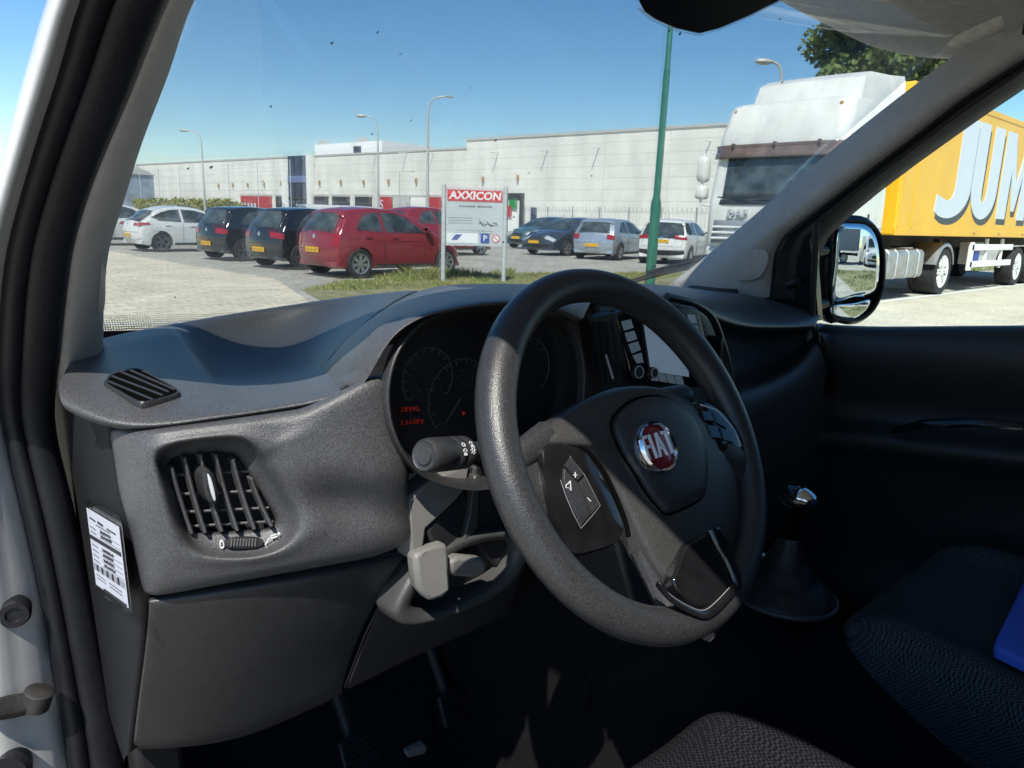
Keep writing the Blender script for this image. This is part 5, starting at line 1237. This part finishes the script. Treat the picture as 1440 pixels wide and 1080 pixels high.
# silver shed at the far left
sh_ = tag(empty('far_shed', (0, 0, 0)), 'small grey shed with blue-grey cladding at the far left behind the hedge', 'building')
q = D(186, 280, 120); MB().box(V((q.x, q.y, 3.2)), (5, 6, 6.4)).build('wall', mat('shed_blue', (.22, .27, .33), .6, var=.2, vs=1), sh_); MB().prism([V((q.x-2.8, q.y-3.3, 6.4)), V((q.x+2.8, q.y-3.3, 6.4)), V((q.x, q.y-3.3, 7.6))], (0, 6.6, 0)).build('roof', 'wall_cap', sh_, smooth=False)

# ------------------------------------------------------------------ leafy things
def leaf_mass(mb, c, rx, ry, rz, n, s, rn, shell=.55):
    for _ in range(n):
        while True:
            d = V((rn.uniform(-1, 1), rn.uniform(-1, 1), rn.uniform(-1, 1)))
            if shell < d.length < 1: break
        p = V((c[0]+d.x*rx, c[1]+d.y*ry, c[2]+d.z*rz)); nn_ = V((rn.gauss(0, 1), rn.gauss(0, 1), rn.gauss(0, 1)+.6)).normalized()
        a = nn_.orthogonal().normalized(); b = nn_.cross(a); k = s*rn.uniform(.6, 1.3)
        mb.add([p-a*k, p-b*k*.55, p+a*k, p+b*k*.55], [(0, 1, 2, 3)])
rn = random.Random(11)
h0, h1 = D(196, 285, 92), D(337, 281, 70)
mb = MB()
for i in range(9000):
    t = rn.random(); p = h0.lerp(h1, t); top = 2.15+.25*math.sin(t*31)+.15*math.sin(t*83); z = rn.random()**.6*top
    q = V((p.x+rn.uniform(-.8, .8), p.y+rn.uniform(-.8, .8), z)); nn_ = V((rn.gauss(-.5, 1), rn.gauss(-.3, 1), rn.gauss(.5, 1))).normalized(); a = nn_.orthogonal().normalized(); b = nn_.cross(a); k = rn.uniform(.09, .2)
    mb.add([q-a*k, q-b*k*.6, q+a*k, q+b*k*.6], [(0, 1, 2, 3)])
hd = tag(empty('hedge'), 'long clipped yellow-green hedge at the left behind the white hatchback', 'hedge')
mb.build('foliage', 'hedge_leaf', hd, smooth=False)
mb = MB()
for k in range(12): p = h0.lerp(h1, (k+.5)/12); mb.tube([V((p.x, p.y, 0)), V((p.x+rn.uniform(-.2, .2), p.y, 1.5))], .05, 6)
mb.build('stems', 'bark', hd)
def tree(c, H, rx, label, n, s, seed, m='leaf'):
    r_ = random.Random(seed); root = tag(empty('tree', (0, 0, 0)), label, 'tree')
    mb = MB(); b = V((c[0], c[1], 0)); mb.tube([b, b+V((.1, 0, H*.25)), b+V((-.05, .1, H*.5)), b+V((.1, 0, H*.85))], [H*.03, H*.024, H*.016, H*.005], 9)
    crown = MB(); cl = []
    for k in range(26):
        a = r_.uniform(0, 6.28); z = r_.uniform(.32, .97)*H; w_ = rx*math.sqrt(max(.05, 1-((z/H-.6)/.43)**2)); d = r_.uniform(.35, .9)*w_
        q = b+V((math.cos(a)*d, math.sin(a)*d, z)); cl.append(q); mb.tube([b+V((0, 0, z*.62)), b.lerp(q, .55)+V((0, 0, z*.38)), q], [H*.008, H*.006, .015], 5)
        e = rx*r_.uniform(.28, .46); leaf_mass(crown, q, e, e, e*.75, n//26, s, r_, .35)
    mb.build('trunk', 'bark', root); crown.build('crown', m, root, smooth=False); return root
q = D(1250, 90, 30); tree((q.x, q.y), 11.6, 3.3, 'tall leafy green tree standing behind the white truck cab', 13000, .17, 5)
for px, d_, H_, s_, lb in ((258, 190, 12.5, 21, 'small far tree top over the left end of the warehouse roof'), (282, 196, 12.3, 22, 'far tree crown just above the warehouse roof beside the nearest of the left lamp posts')):
    q = D(px, 230, d_); tree((q.x, q.y), H_, 3.2, lb, 1300, .5, s_)

# ------------------------------------------------------------------ lamp posts, green pole
def lamp(px, py_top, H, hx, label, arm=1.3, rad=.075, grp='street lamps', dd=None, curve=True, head='flat'):
    yh = 308+(px-720)*math.tan(ROLL); d_ = dd or (H-1.33)*FPX/(yh-py_top); p = D(px, py_top, d_); b = V((p.x, p.y, 0))
    root = tag(empty('street_lamp', b), label, 'street lamp', grp)
    side = (RT*hx); side.z = 0; side.normalize(); up = V((0, 0, 1))
    path = [V((0, 0, 0)), up*1.2, up*(H*.5), up*(H-1.0)]+([up*(H-.45)+side*.06*arm, up*(H-.12)+side*.30*arm, up*(H-.0)+side*.72*arm, up*(H+.03)+side*arm] if curve else [up*H, up*(H+.06)+side*arm])
    MB().tube(path, [rad*1.5, rad*1.45, rad, rad*.8]+[rad*.6]*(len(path)-4), 10).build('pole', 'lamp_grey', root)
    e = path[-1]; t = side
    if head == 'flat':
        rows = []
        for k, (s_, w_, h_) in enumerate(((0, .05, .05), (.12, .13, .09), (.42, .17, .13), (.68, .13, .09), (.76, .04, .03))):
            c = e+t*s_+V((0, 0, .02)); wv = t.cross(up)
            rows.append([c+wv*w_*math.cos(a)+up*h_*math.sin(a) for a in [i*math.pi/5 for i in range(10)]])
        h = MB().loft(rows, cv=True, cap=True).build('lamp_head', 'lamp_grey', root)
        MB().dome([e+t*.40+t*.26*math.cos(a)+t.cross(up)*.12*math.sin(a)-up*.05 for a in [i*math.pi/6 for i in range(12)]], -up, [(1, 0), (.8, .05), (.3, .07)]).build('lamp_cover', 'lamp_glass', h)
    else:
        MB().box(e+t*.25, (.5, .3, .08)).build('lamp_head', 'lamp_grey', root, bev=.02)
    return root
lamp(283, 196, 8, -1, 'street lamp with drooping head at the left in front of the hedge', arm=1.1, dd=66)
lamp(531, 168, 8, -1, 'street lamp with hooked head over the roof of the red hatchback', arm=.75)
lamp(602, 140, 8.2, 1, 'slim tall lamp post with a short flat arm to the right, left of the sign', arm=1.0, head='box', rad=.085)
lamp(562, 243, 6, 1, 'low far lamp post with flat arm in front of the loading doors', arm=1.1, head='box', curve=False)
lamp(1101, 95, 8, -1, 'street lamp with bent neck and rounded head behind the white truck cab', arm=.42, rad=.09)
q = D(918, 330, 13.6); gp = tag(empty('pole', (q.x, q.y, 0)), 'tall dark green steel pole in the verge right of the sign', 'pole')
hj = D(921, 281, 13.6).z; hj2 = D(933, 110, 13.6).z; up = V((0, 0, 1)); lean = V((.004, 0, 0))
MB().lathe([(.15, 0), (.15, .02), (.10, .05), (.092, .3), (.092, hj-.08), (.085, hj-.03), (.062, hj+.05), (.058, hj2-.02), (.058, hj2), (.048, hj2+.06), (.042, 8.0), (.03, 8.02)], (0, 0, 0), (0.012, -.008, 1), 20).build('shaft', 'green_paint', gp)
MB().box((-.03, -.095, .75), (.10, .02, .35)).build('hatch', 'green_paint', gp, bev=.005)

# ------------------------------------------------------------------ fences
def wire_fence(a, b, H, n, label, wires=(.3, .8, 1.3, 1.75), mesh=False, barbed=False):
    root = tag(empty('wire_fence'), label, 'fence'); 
    for k in range(n+1):
        p = a.lerp(b, k/n); pz = V((p.x, p.y, 0)); MB().tube([pz, pz+V((0, 0, H))], .04, 6).build('post', 'galv' if not mesh else 'fence_wire', root)
    mb = MB()
    for z in wires: mb.tube([V((a.x, a.y, z)), V((b.x, b.y, z))], .012, 4)
    mb.build('wire', 'fence_wire', root)
    if mesh:
        mb = MB(); L_ = (b-a).length; m_ = int(L_/.22)
        for k in range(m_): p = a.lerp(b, k/m_); mb.box(V((p.x, p.y, H*.46)), (.007, .007, H*.92))
        if barbed:
            for k in range(int(L_/.3)): p = a.lerp(b, k/(L_/.3)); mb.tube([V((p.x, p.y, H*.9)), V((p.x-.05, p.y, H*.9+.2))], .012, 4)
        mb.build('mesh_panel', 'fence_wire', root)
    return root
wire_fence(D(738, 300, 46), D(1165, 300, 30), 2.1, 9, 'wire mesh fence with spiked top behind the silver and blue cars', mesh=True, barbed=True, wires=(.1, 1.0, 1.88))
wire_fence(D(200, 300, 100), D(410, 300, 72), 6.2, 6, 'tall posts with long wires in front of the left wing of the warehouse', wires=(3.4, 4.3, 5.2, 6.0))

# ------------------------------------------------------------------ sign board
sa, sb_ = Z(623, 396, 0), Z(708, 397, 0)
sx = (sb_-sa).normalized(); sn = sx.cross(V((0, 0, 1))); sn = sn if sn.dot(CP-sa) > 0 else -sn
sw_ = (sb_-sa).length; top = PL(625, 264, sn, sa.dot(sn)).z; bot = PL(625, 345, sn, sa.dot(sn)).z
sg_ = tag(empty('sign_board', (0, 0, 0)), 'grey company sign board on two posts with red name panel, standing in the grass', 'sign')
def SQ(u, v, h=0): return sa+sx*(sw_*u)+V((0, 0, bot+(top-bot)*v))+sn*h
for u in (.0, 1.0):
    p = SQ(u, 0); MB().tube([V((p.x, p.y, -.05)), V((p.x, p.y, top+.06))], .045, 14).build('post', 'galv', sg_)
    MB().lathe([(.045, 0), (.045, .01), (.02, .02)], V((p.x, p.y, top+.055)), (0, 0, 1), 12).build('post_cap', 'galv', sg_)
def plate(u0, u1, v0, v1, h, d, m, name):
    return MB().prism([SQ(u0, v0, h), SQ(u1, v0, h), SQ(u1, v1, h), SQ(u0, v1, h)], sn*d).build(name, m, sg_, smooth=False)
plate(.04, .96, 0, 1, -.02, .04, 'sign_face', 'panel'); plate(.055, .945, .78, .975, .022, .006, 'sign_red', 'name_panel')
text_mb('AXXICON', SQ(.5, .875, .03), sx, V((0, 0, 1)), .155, .008, 1.08, .035, shear=.12).build('lettering', 'sign_white', sg_)
text_mb('Goederen ontvangst', SQ(.5, .70, .0215), sx, V((0, 0, 1)), .045, .004, 1.0).build('lettering', 'sign_blue', sg_) if False else None
mb = MB()
def dash_row(u0, u1, v, hh, seed, m=None):
    r_ = random.Random(seed); u = u0
    while u < u1:
        w_ = r_.uniform(.008, .02); a = SQ(u, v, .021); b = SQ(min(u+w_, u1), v, .021); mb.prism([a-V((0, 0, hh)), b-V((0, 0, hh)), b+V((0, 0, hh*r_.uniform(.5, 1))), a+V((0, 0, hh*r_.uniform(.5, 1)))], sn*.002); u += w_+r_.uniform(.006, .016)
dash_row(.24, .50, .695, .020, 1); dash_row(.54, .78, .695, .020, 2)
for k in range(3): dash_row(.08, .46, .49-k*.045, .009, 5+k)
for k in range(2): dash_row(.22, .80, .27-k*.045, .009, 9+k)
mb.build('small_print', 'door_dark', sg_, smooth=False)
mb = MB()
c = SQ(.70, .40, .022)
for k in range(9): mb.tube([SQ(.56+k*.035, .40+.035*math.sin(k*1.9), .023), SQ(.585+k*.035, .375+.03*math.cos(k*1.7), .023)], .011, 5)
mb.tube([SQ(.56, .49, .022), SQ(.60, .40, .022), SQ(.90, .36, .022)], .005, 4); mb.build('site_drawing', 'door_dark', sg_)
plate(.055, .56, .045, .225, .022, .004, 'sign_white', 'logo_panel')
MB().prism([SQ(.12, .10, .027), SQ(.22, .10, .027), SQ(.30, .20, .027), SQ(.20, .20, .027)], sn*.003).build('logo_mark', 'sign_blue', sg_, smooth=False)
plate(.60, .745, .05, .225, .022, .004, 'sign_blue', 'parking_panel'); text_mb('P', SQ(.672, .137, .028), sx, V((0, 0, 1)), .12, .006, 1.0, .02).build('lettering', 'sign_white', sg_)
c = SQ(.85, .137, .022); MB().lathe([(.085, 0), (.085, .004)], c, sn, 28).build('prohibition_disc', 'sign_white', sg_)
MB().lathe([(.085, .003), (.085, .007), (.068, .007), (.068, .003)], c, sn, 28, cap=False).build('prohibition_ring', 'sign_red', sg_)
MB().tube([c+sn*.006-sx*.05+V((0, 0, .05)), c+sn*.006+sx*.05-V((0, 0, .05))], .008, 4).build('prohibition_bar', 'sign_red', sg_)

# ------------------------------------------------------------------ truck and trailer
TY0, TY1, TX = 5.28, 7.72, 11.45
tr = tag(empty('truck_tractor', (TX, (TY0+TY1)/2, 0)), 'white truck tractor with high roof and brown sun visor, facing left beside the van', 'truck')
def T(x, y, z): return V((x-TX, y-(TY0+TY1)/2, z))
hw = (TY1-TY0)/2
# cab: stations from bottom to top, rounded plan
def plan(x0, x1, w, r, n=5):
    o = []
    for cx, cy, a0 in ((x0+r, -w+r, 180), (x1-r*.4, -w+r*.4, 270), (x1-r*.4, w-r*.4, 0), (x0+r, w-r, 90)):
        rr = r if cx < (x0+x1)/2 else r*.4
        for k in range(n+1): a = R(a0+90*k/n); o.append((cx+rr*math.cos(a), cy+rr*math.sin(a)))
    return o
rows = []
for z, x0, w, r_ in ((.95, .02, hw-.02, .16), (1.0, .0, hw, .17), (1.6, .0, hw, .17), (1.82, .02, hw, .17), (2.72, .16, hw-.03, .2), (2.86, .16, hw-.03, .2), (3.36, .34, hw-.06, .24), (3.44, .40, hw-.09, .26), (3.49, .56, hw-.2, .26)):
    rows.append([V((x, y, z)) for x, y in plan(x0, 2.0, w, r_)])
MB().loft(rows, cv=True, cap=True).build('cab', 'truck_white', tr, ang=35)
# roof deflector
rows = []
for z, x0, w in ((3.44, .98, hw-.22), (3.58, 1.0, hw-.22), (3.86, 1.12, hw-.24), (3.97, 1.34, hw-.27), (4.0, 1.95, hw-.28)):
    rows.append([V((x0, -w, z)), V((x0-.05, -w*.6, z)), V((x0-.07, 0, z)), V((x0-.05, w*.6, z)), V((x0, w, z)), V((2.32, w+.19, z)), V((2.32, -w-.19, z))])
MB().loft(rows, cv=True, cap=True).build('roof_deflector', 'truck_white', tr, ang=35)
def front(y, z, h=0):
    x = .02+.14*(z-1.82)/.9 if z < 2.72 else .16+.18*(z-2.86)/.49
    e = max(0, (abs(y)-(hw-.42))/.42); return V((x-h+.14*e*e, y, z))
mb = MB().loft([[front(-hw+.10+(2*hw-.2)*i/16, 1.80+.80*j/5, .012) for i in range(17)] for j in range(6)]); mb.build('windscreen', 'car_glass', tr, solid=.008)
mb = MB().loft([[front(-hw+.04+(2*hw-.08)*i/16, 2.50+.06*j, .05+.05*(1-j/4)) for i in range(17)] for j in range(5)]); mb.build('sun_visor', 'visor_brown', tr, solid=.02)
for y in (-.8, .0, .8): MB().box(front(y, 2.66, .07), (.05, .05, .2)).build('visor_bracket', 'chassis', tr)
mb = MB().loft([[front(-hw+.06+(2*hw-.12)*i/16, 1.70+.09*j/3, .016) for i in range(17)] for j in range(4)]); mb.build('wiper_panel', 'car_black_trim', tr, solid=.01)
for y in (-.5, .35): MB().tube([front(y, 1.78, .05), front(y+.75, 1.84, .05)], .015, 5).build('wiper', 'car_black_trim', tr)
MB().loft([[front(-1.0+2.0*i/8, 1.02+.40*j/3, .02) for i in range(9)] for j in range(4)]).build('grille', 'grey_van', tr, solid=.02)
for z in (1.1, 1.2, 1.3): MB().tube([front(-.98, z, .05), front(.98, z, .05)], .022, 6).build('grille_bar', 'truck_white', tr)
yd = PL(1036, 305, (1, 0, 0), TX).y-(TY0+TY1)/2
text_mb('DAF', front(yd*.95, 1.54, .02), V((0, -1, 0)), V((0, 0, 1)), .12, .03, 1.3, .02).build('lettering', 'grey_ink', tr)
# cab interior seen as a lit side window through the windscreen is left to reflections; far side window frame
rows = []
for sg in (-1, 1):
    MB().prism([V((.62, sg*(hw+.001-.0), 1.85)), V((1.35, sg*(hw+.001), 1.85)), V((1.35, sg*(hw-.03), 2.55)), V((.74, sg*(hw-.03), 2.55))], (0, sg*.012, 0)).build('side_window', 'car_glass', tr, smooth=False)
    MB().tube([V((.50, sg*(hw+.002), 1.05)), V((.50, sg*(hw+.002), 1.85)), V((.66, sg*(hw-.03), 2.6))], .008, 5).build('door_gap', 'chassis', tr); MB().tube([V((1.42, sg*(hw+.002), 1.05)), V((1.42, sg*(hw-.03), 2.6))], .008, 5).build('door_gap', 'chassis', tr)
    MB().box((1.3, sg*(hw+.012), 1.45), (.03, .03, .28)).build('handle', 'chassis', tr, bev=.008)
    for k in range(4): MB().box((1.72, sg*(hw+.004), 1.15+k*.07), (.42, .012, .02)).build('side_louvre', 'wall_cap', tr)
    # mirrors on their arm
    y = sg*(hw+.22); mb = MB().tube([V((.22, sg*(hw-.04), 2.62)), V((.16, y, 2.66)), V((.14, y, 1.72)), V((.2, sg*(hw-.02), 1.66))], .025, 8); ma = mb.build('mirror_arm', 'truck_white', tr)
    for zc, hh in ((2.34, .24), (1.92, .13)):
        MB().dome([V((.22, y+.11*math.copysign(abs(math.cos(a))**.5, math.cos(a)), zc+hh*math.copysign(abs(math.sin(a))**.5, math.sin(a)))) for a in [k*math.pi/10 for k in range(20)]], (-1, 0, 0), [(.95, -.02), (1, .02), (.95, .12), (.7, .16), (.3, .17)]).build('mirror_shell', 'truck_white', ma)
    MB().lathe([(.045, 0), (.05, .03), (.03, .07)], V((.40, sg*(hw-.25), 3.32)), (-.9, 0, .35), 10).build('marker_lamp', 'amber', tr)
    wheel_parts(tr, .95, hw-.01, .50, sg, 8, 'wall_pale', .32)
    wheel_parts(tr, 5.47, hw-.01, .50, sg, 8, 'wall_pale', .55)
    # rear mudguard, tank
    rows = [[V((5.47+rr*math.cos(a), sg*y_, .5+rr*math.sin(a))) for a in [R(15+150*k/12) for k in range(13)]] for rr, y_ in ((.60, hw-.55), (.60, hw+.0), (.54, hw+.02), (.52, hw-.0))]
    MB().loft(rows).build('mudguard', 'tank', tr, solid=.02)
    o = [(hw-.02, .42), (hw+.02, .5), (hw+.02, .90), (hw-.05, .98), (hw-.55, .98), (hw-.62, .9), (hw-.62, .5), (hw-.55, .42)]
    tk = MB().prism([V((2.45, sg*a, b)) for a, b in o], (1.75, 0, 0)).build('fuel_tank', 'tank', tr, bev=.03)
    for xx in (2.8, 3.35, 3.9): MB().loft([[V((xx+dx, sg*(.5*(hw)*0+ (a-.3)*1.012+.3), (b-.7)*1.02+.7)) for a, b in o] for dx in (-.03, .03)], cv=True).build('tank_strap', 'galv', tk, solid=.01)
    MB().lathe([(.05, 0), (.05, .05), (.03, .06)], V((2.65, sg*(hw-.12), .97)), (0, 0, 1), 12).build('tank_cap', 'chassis', tk)
    MB().box((1.0, sg*(hw-.02), .62), (1.5, .05, .5)).build('step_panel', 'truck_white', tr, bev=.02)
MB().box((.15, 0, .68), (.3, 2*hw-.1, .55)).build('bumper', 'truck_white', tr, bev=.06)
mb = MB(); mb.box((3.7, .45, .80), (5.2, .1, .28)); mb.box((3.7, -.45, .80), (5.2, .1, .28)); mb.box((5.47, 0, .52), (.14, 1.9, .14)); mb.box((5.3, 0, 1.06), (1.1, .9, .12)); mb.box((2.25, 0, 1.4), (.25, 1.8, 1.0))
mb.build('chassis', 'chassis', tr, bev=.01)
# semi-trailer
tl = tag(empty('semi_trailer', (13.8, 6.5, 0)), 'yellow box semi-trailer with big white letters behind the white tractor', 'trailer')
def TL(x, y, z): return V((x-13.8, y-6.5, z))
Z0, Z1, XB = 1.24, 3.92, 27.2
MB().prism([TL(13.8, 5.2, Z0), TL(XB, 5.2, Z0), TL(XB, 7.75, Z0), TL(13.8, 7.75, Z0)], (0, 0, Z1-Z0)).build('box_body', 'trailer_yellow', tl, smooth=False, bev=.03)
for z, h in ((Z0+.07, .14), (Z1-.06, .12)): MB().prism([TL(13.79, 5.185, z-h/2), TL(XB, 5.185, z-h/2), TL(XB, 5.185, z+h/2), TL(13.79, 5.185, z+h/2)], (0, .03, 0)).build('edge_rail', 'trailer_yellow', tl, smooth=False, bev=.008)
for x in (13.86, 14.5): MB().prism([TL(x, 5.188, Z0+.15), TL(x+.10, 5.188, Z0+.15), TL(x+.10, 5.188, Z1-.13), TL(x, 5.188, Z1-.13)], (0, .03, 0)).build('corner_post', 'trailer_yellow', tl, smooth=False, bev=.008)
MB().box(TL(13.70, 6.45, 2.9), (.2, 1.7, 1.2)).build('cooling_unit', 'truck_white', tl, bev=.04)
def letter(outs, x0, w_, nm):
    zb, zt = Z0+.42, Z1-.30
    for dx, dz, yy, m in ((.10, -.13, 5.196, 'letter_shadow'), (0, 0, 5.190, 'letter_white')):
        mb = MB()
        for o in outs: mb.add([TL(x0+w_*u+dx, yy, zb+(zt-zb)*v+dz) for u, v in o]+[TL(x0+w_*u+dx, yy+.02, zb+(zt-zb)*v+dz) for u, v in o], [tuple(range(len(o)-1, -1, -1)), tuple(range(len(o), 2*len(o)))]+[(i, (i+1) % len(o), (i+1) % len(o)+len(o), i+len(o)) for i in range(len(o))])
        mb.build(nm, m, tl, smooth=False)
arc = lambda cx, cy, rx, ry, a0, a1, n=12: [(cx+rx*math.cos(R(a0+(a1-a0)*k/n)), cy+ry*math.sin(R(a0+(a1-a0)*k/n))) for k in range(n+1)]
J = [[(.50, 1.0), (.50, .30)]+arc(.32, .28, .18, .13, 0, -100, 8)+[(.02, .20), (.0, .03)]+arc(.34, .30, .62, .33, -110, 0, 12)+[(.96, 1.0)]]
U_ = [[(.0, 1.0)]+[(.0, .32)]+arc(.5, .30, .5, .32, 180, 360, 16)+[(1.0, 1.0), (.60, 1.0), (.60, .32)]+arc(.5, .30, .10, .14, 0, -180, 8)+[(.40, 1.0)]]
Mm = [[(0, 0), (0, 1), (.30, 1), (.52, .42), (.74, 1), (1.0, 1), (1.0, 0), (.72, 0), (.72, .58), (.58, .10), (.46, .10), (.30, .58), (.30, 0)]]
Bb = [[(0, 0), (0, 1), (.55, 1)]+arc(.55, .76, .40, .24, 90, -90, 8)+arc(.58, .27, .42, .27, 90, -90, 8)]
Oo = [arc(.5, .5, .5, .52, 0, 350, 30)]
def px2x(px, py): return Y(px, py, 5.19).x
xJ0, xJ1 = px2x(1313, 300), px2x(1368, 260); xU0, xU1 = px2x(1366, 260), px2x(1402, 260)
letter(J, xJ0, xJ1-xJ0, 'lettering'); 
xU1 = xU0+(xJ1-xJ0)*.98
letter(U_, xU0+.05, 1.75, 'lettering'); letter(Mm, xU0+2.02, 2.3, 'lettering'); letter(Bb, xU0+4.6, 1.7, 'lettering'); letter(Oo, xU0+6.5, 1.9, 'lettering')
mb = MB(); mb.box(TL(20.5, 6.0, 1.12), (12.8, .12, .22)); mb.box(TL(20.5, 6.95, 1.12), (12.8, .12, .22)); mb.box(TL(20.5, 6.47, 1.0), (10, .2, .1)); mb.build('chassis', 'chassis', tl)
for x in (22.4, 23.7, 25.0):
    for sg in (-1, 1): wheel_parts(tl, x-13.8, 1.22, .5, sg, 8, 'wall_pale', .4)
for sg, y in ((-1, 5.24), (1, 7.7)):
    for z in (.62, 1.0): MB().prism([TL(18.45, y, z-.07), TL(21.6, y, z-.07), TL(21.6, y, z+.07), TL(18.45, y, z+.07)], (0, .05, 0)).build('side_guard', 'wall_pale', tl, smooth=False, bev=.01)
    MB().prism([TL(18.35, y, .48), TL(18.6, y, .48), TL(18.6, y, 1.12), TL(18.35, y, 1.12)], (0, .06, 0)).build('side_guard', 'wall_pale', tl, smooth=False, bev=.02)
    for x in (19.6, 20.8): MB().box(TL(x, y+.05, .85), (.08, .06, .7)).build('guard_post', 'wall_pale', tl)
MB().box(TL(19.1, 5.45, .86), (.7, .3, .5)).build('pallet_box', 'wall_cap', tl, bev=.02)
MB().box(TL(18.95, 5.285, .80), (.34, .02, .26)).build('side_plate', 'sign_blue', tl)
for sg in (5.7, 7.25): MB().box(TL(17.6, sg, .7), (.14, .14, .95)).build('landing_leg', 'chassis', tl)
for x in (18.2, 20.0, 22.0): MB().box(TL(x, 5.186, Z0+.07), (.12, .012, .05)).build('side_marker', 'amber', tl)

# ------------------------------------------------------------------ what the side mirror sees behind us
panel_van('white panel van facing us, seen in the side mirror beside the grey box truck', (4.35, -19.6), 90, L=5.2, H=2.2)
bt_ = tag(empty('box_truck', (-1.0, -18.6, 0), R(180)), 'grey box truck seen from its side in the outside mirror', 'truck')
MB().prism([V((-4, -1.2, 1.0)), V((2.0, -1.2, 1.0)), V((2.0, 1.2, 1.0)), V((-4, 1.2, 1.0))], (0, 0, 2.1)).build('box_body', 'grey_van', bt_, smooth=False, bev=.04)
rows = [[V((2.1, -1.1, z)), V((x1, -1.1, z)), V((x1+.05, 0, z)), V((x1, 1.1, z)), V((2.1, 1.1, z))] for z, x1 in ((.5, 3.8), (1.3, 3.8), (1.6, 3.7), (2.3, 3.4), (2.4, 3.1))]
MB().loft(rows, cv=True, cap=True).build('cab', 'white_metal', bt_, ang=30)
MB().loft([[V((3.72-.3*j, y, 1.62+.62*j)) for y in (-1.0, 0, 1.0)] for j in (0, .5, 1)]).build('windscreen', 'car_glass', bt_, solid=.02)
for x in (-2.6, 2.9):
    for sg in (-1, 1): wheel_parts(bt_, x, 1.15, .42, sg, 6)
mb = MB().box((-.5, 0, .72), (7, .9, .2)); mb.box((-1.0, -1.0, .75), (2.4, .06, .5)); mb.build('chassis', 'car_black_trim', bt_)
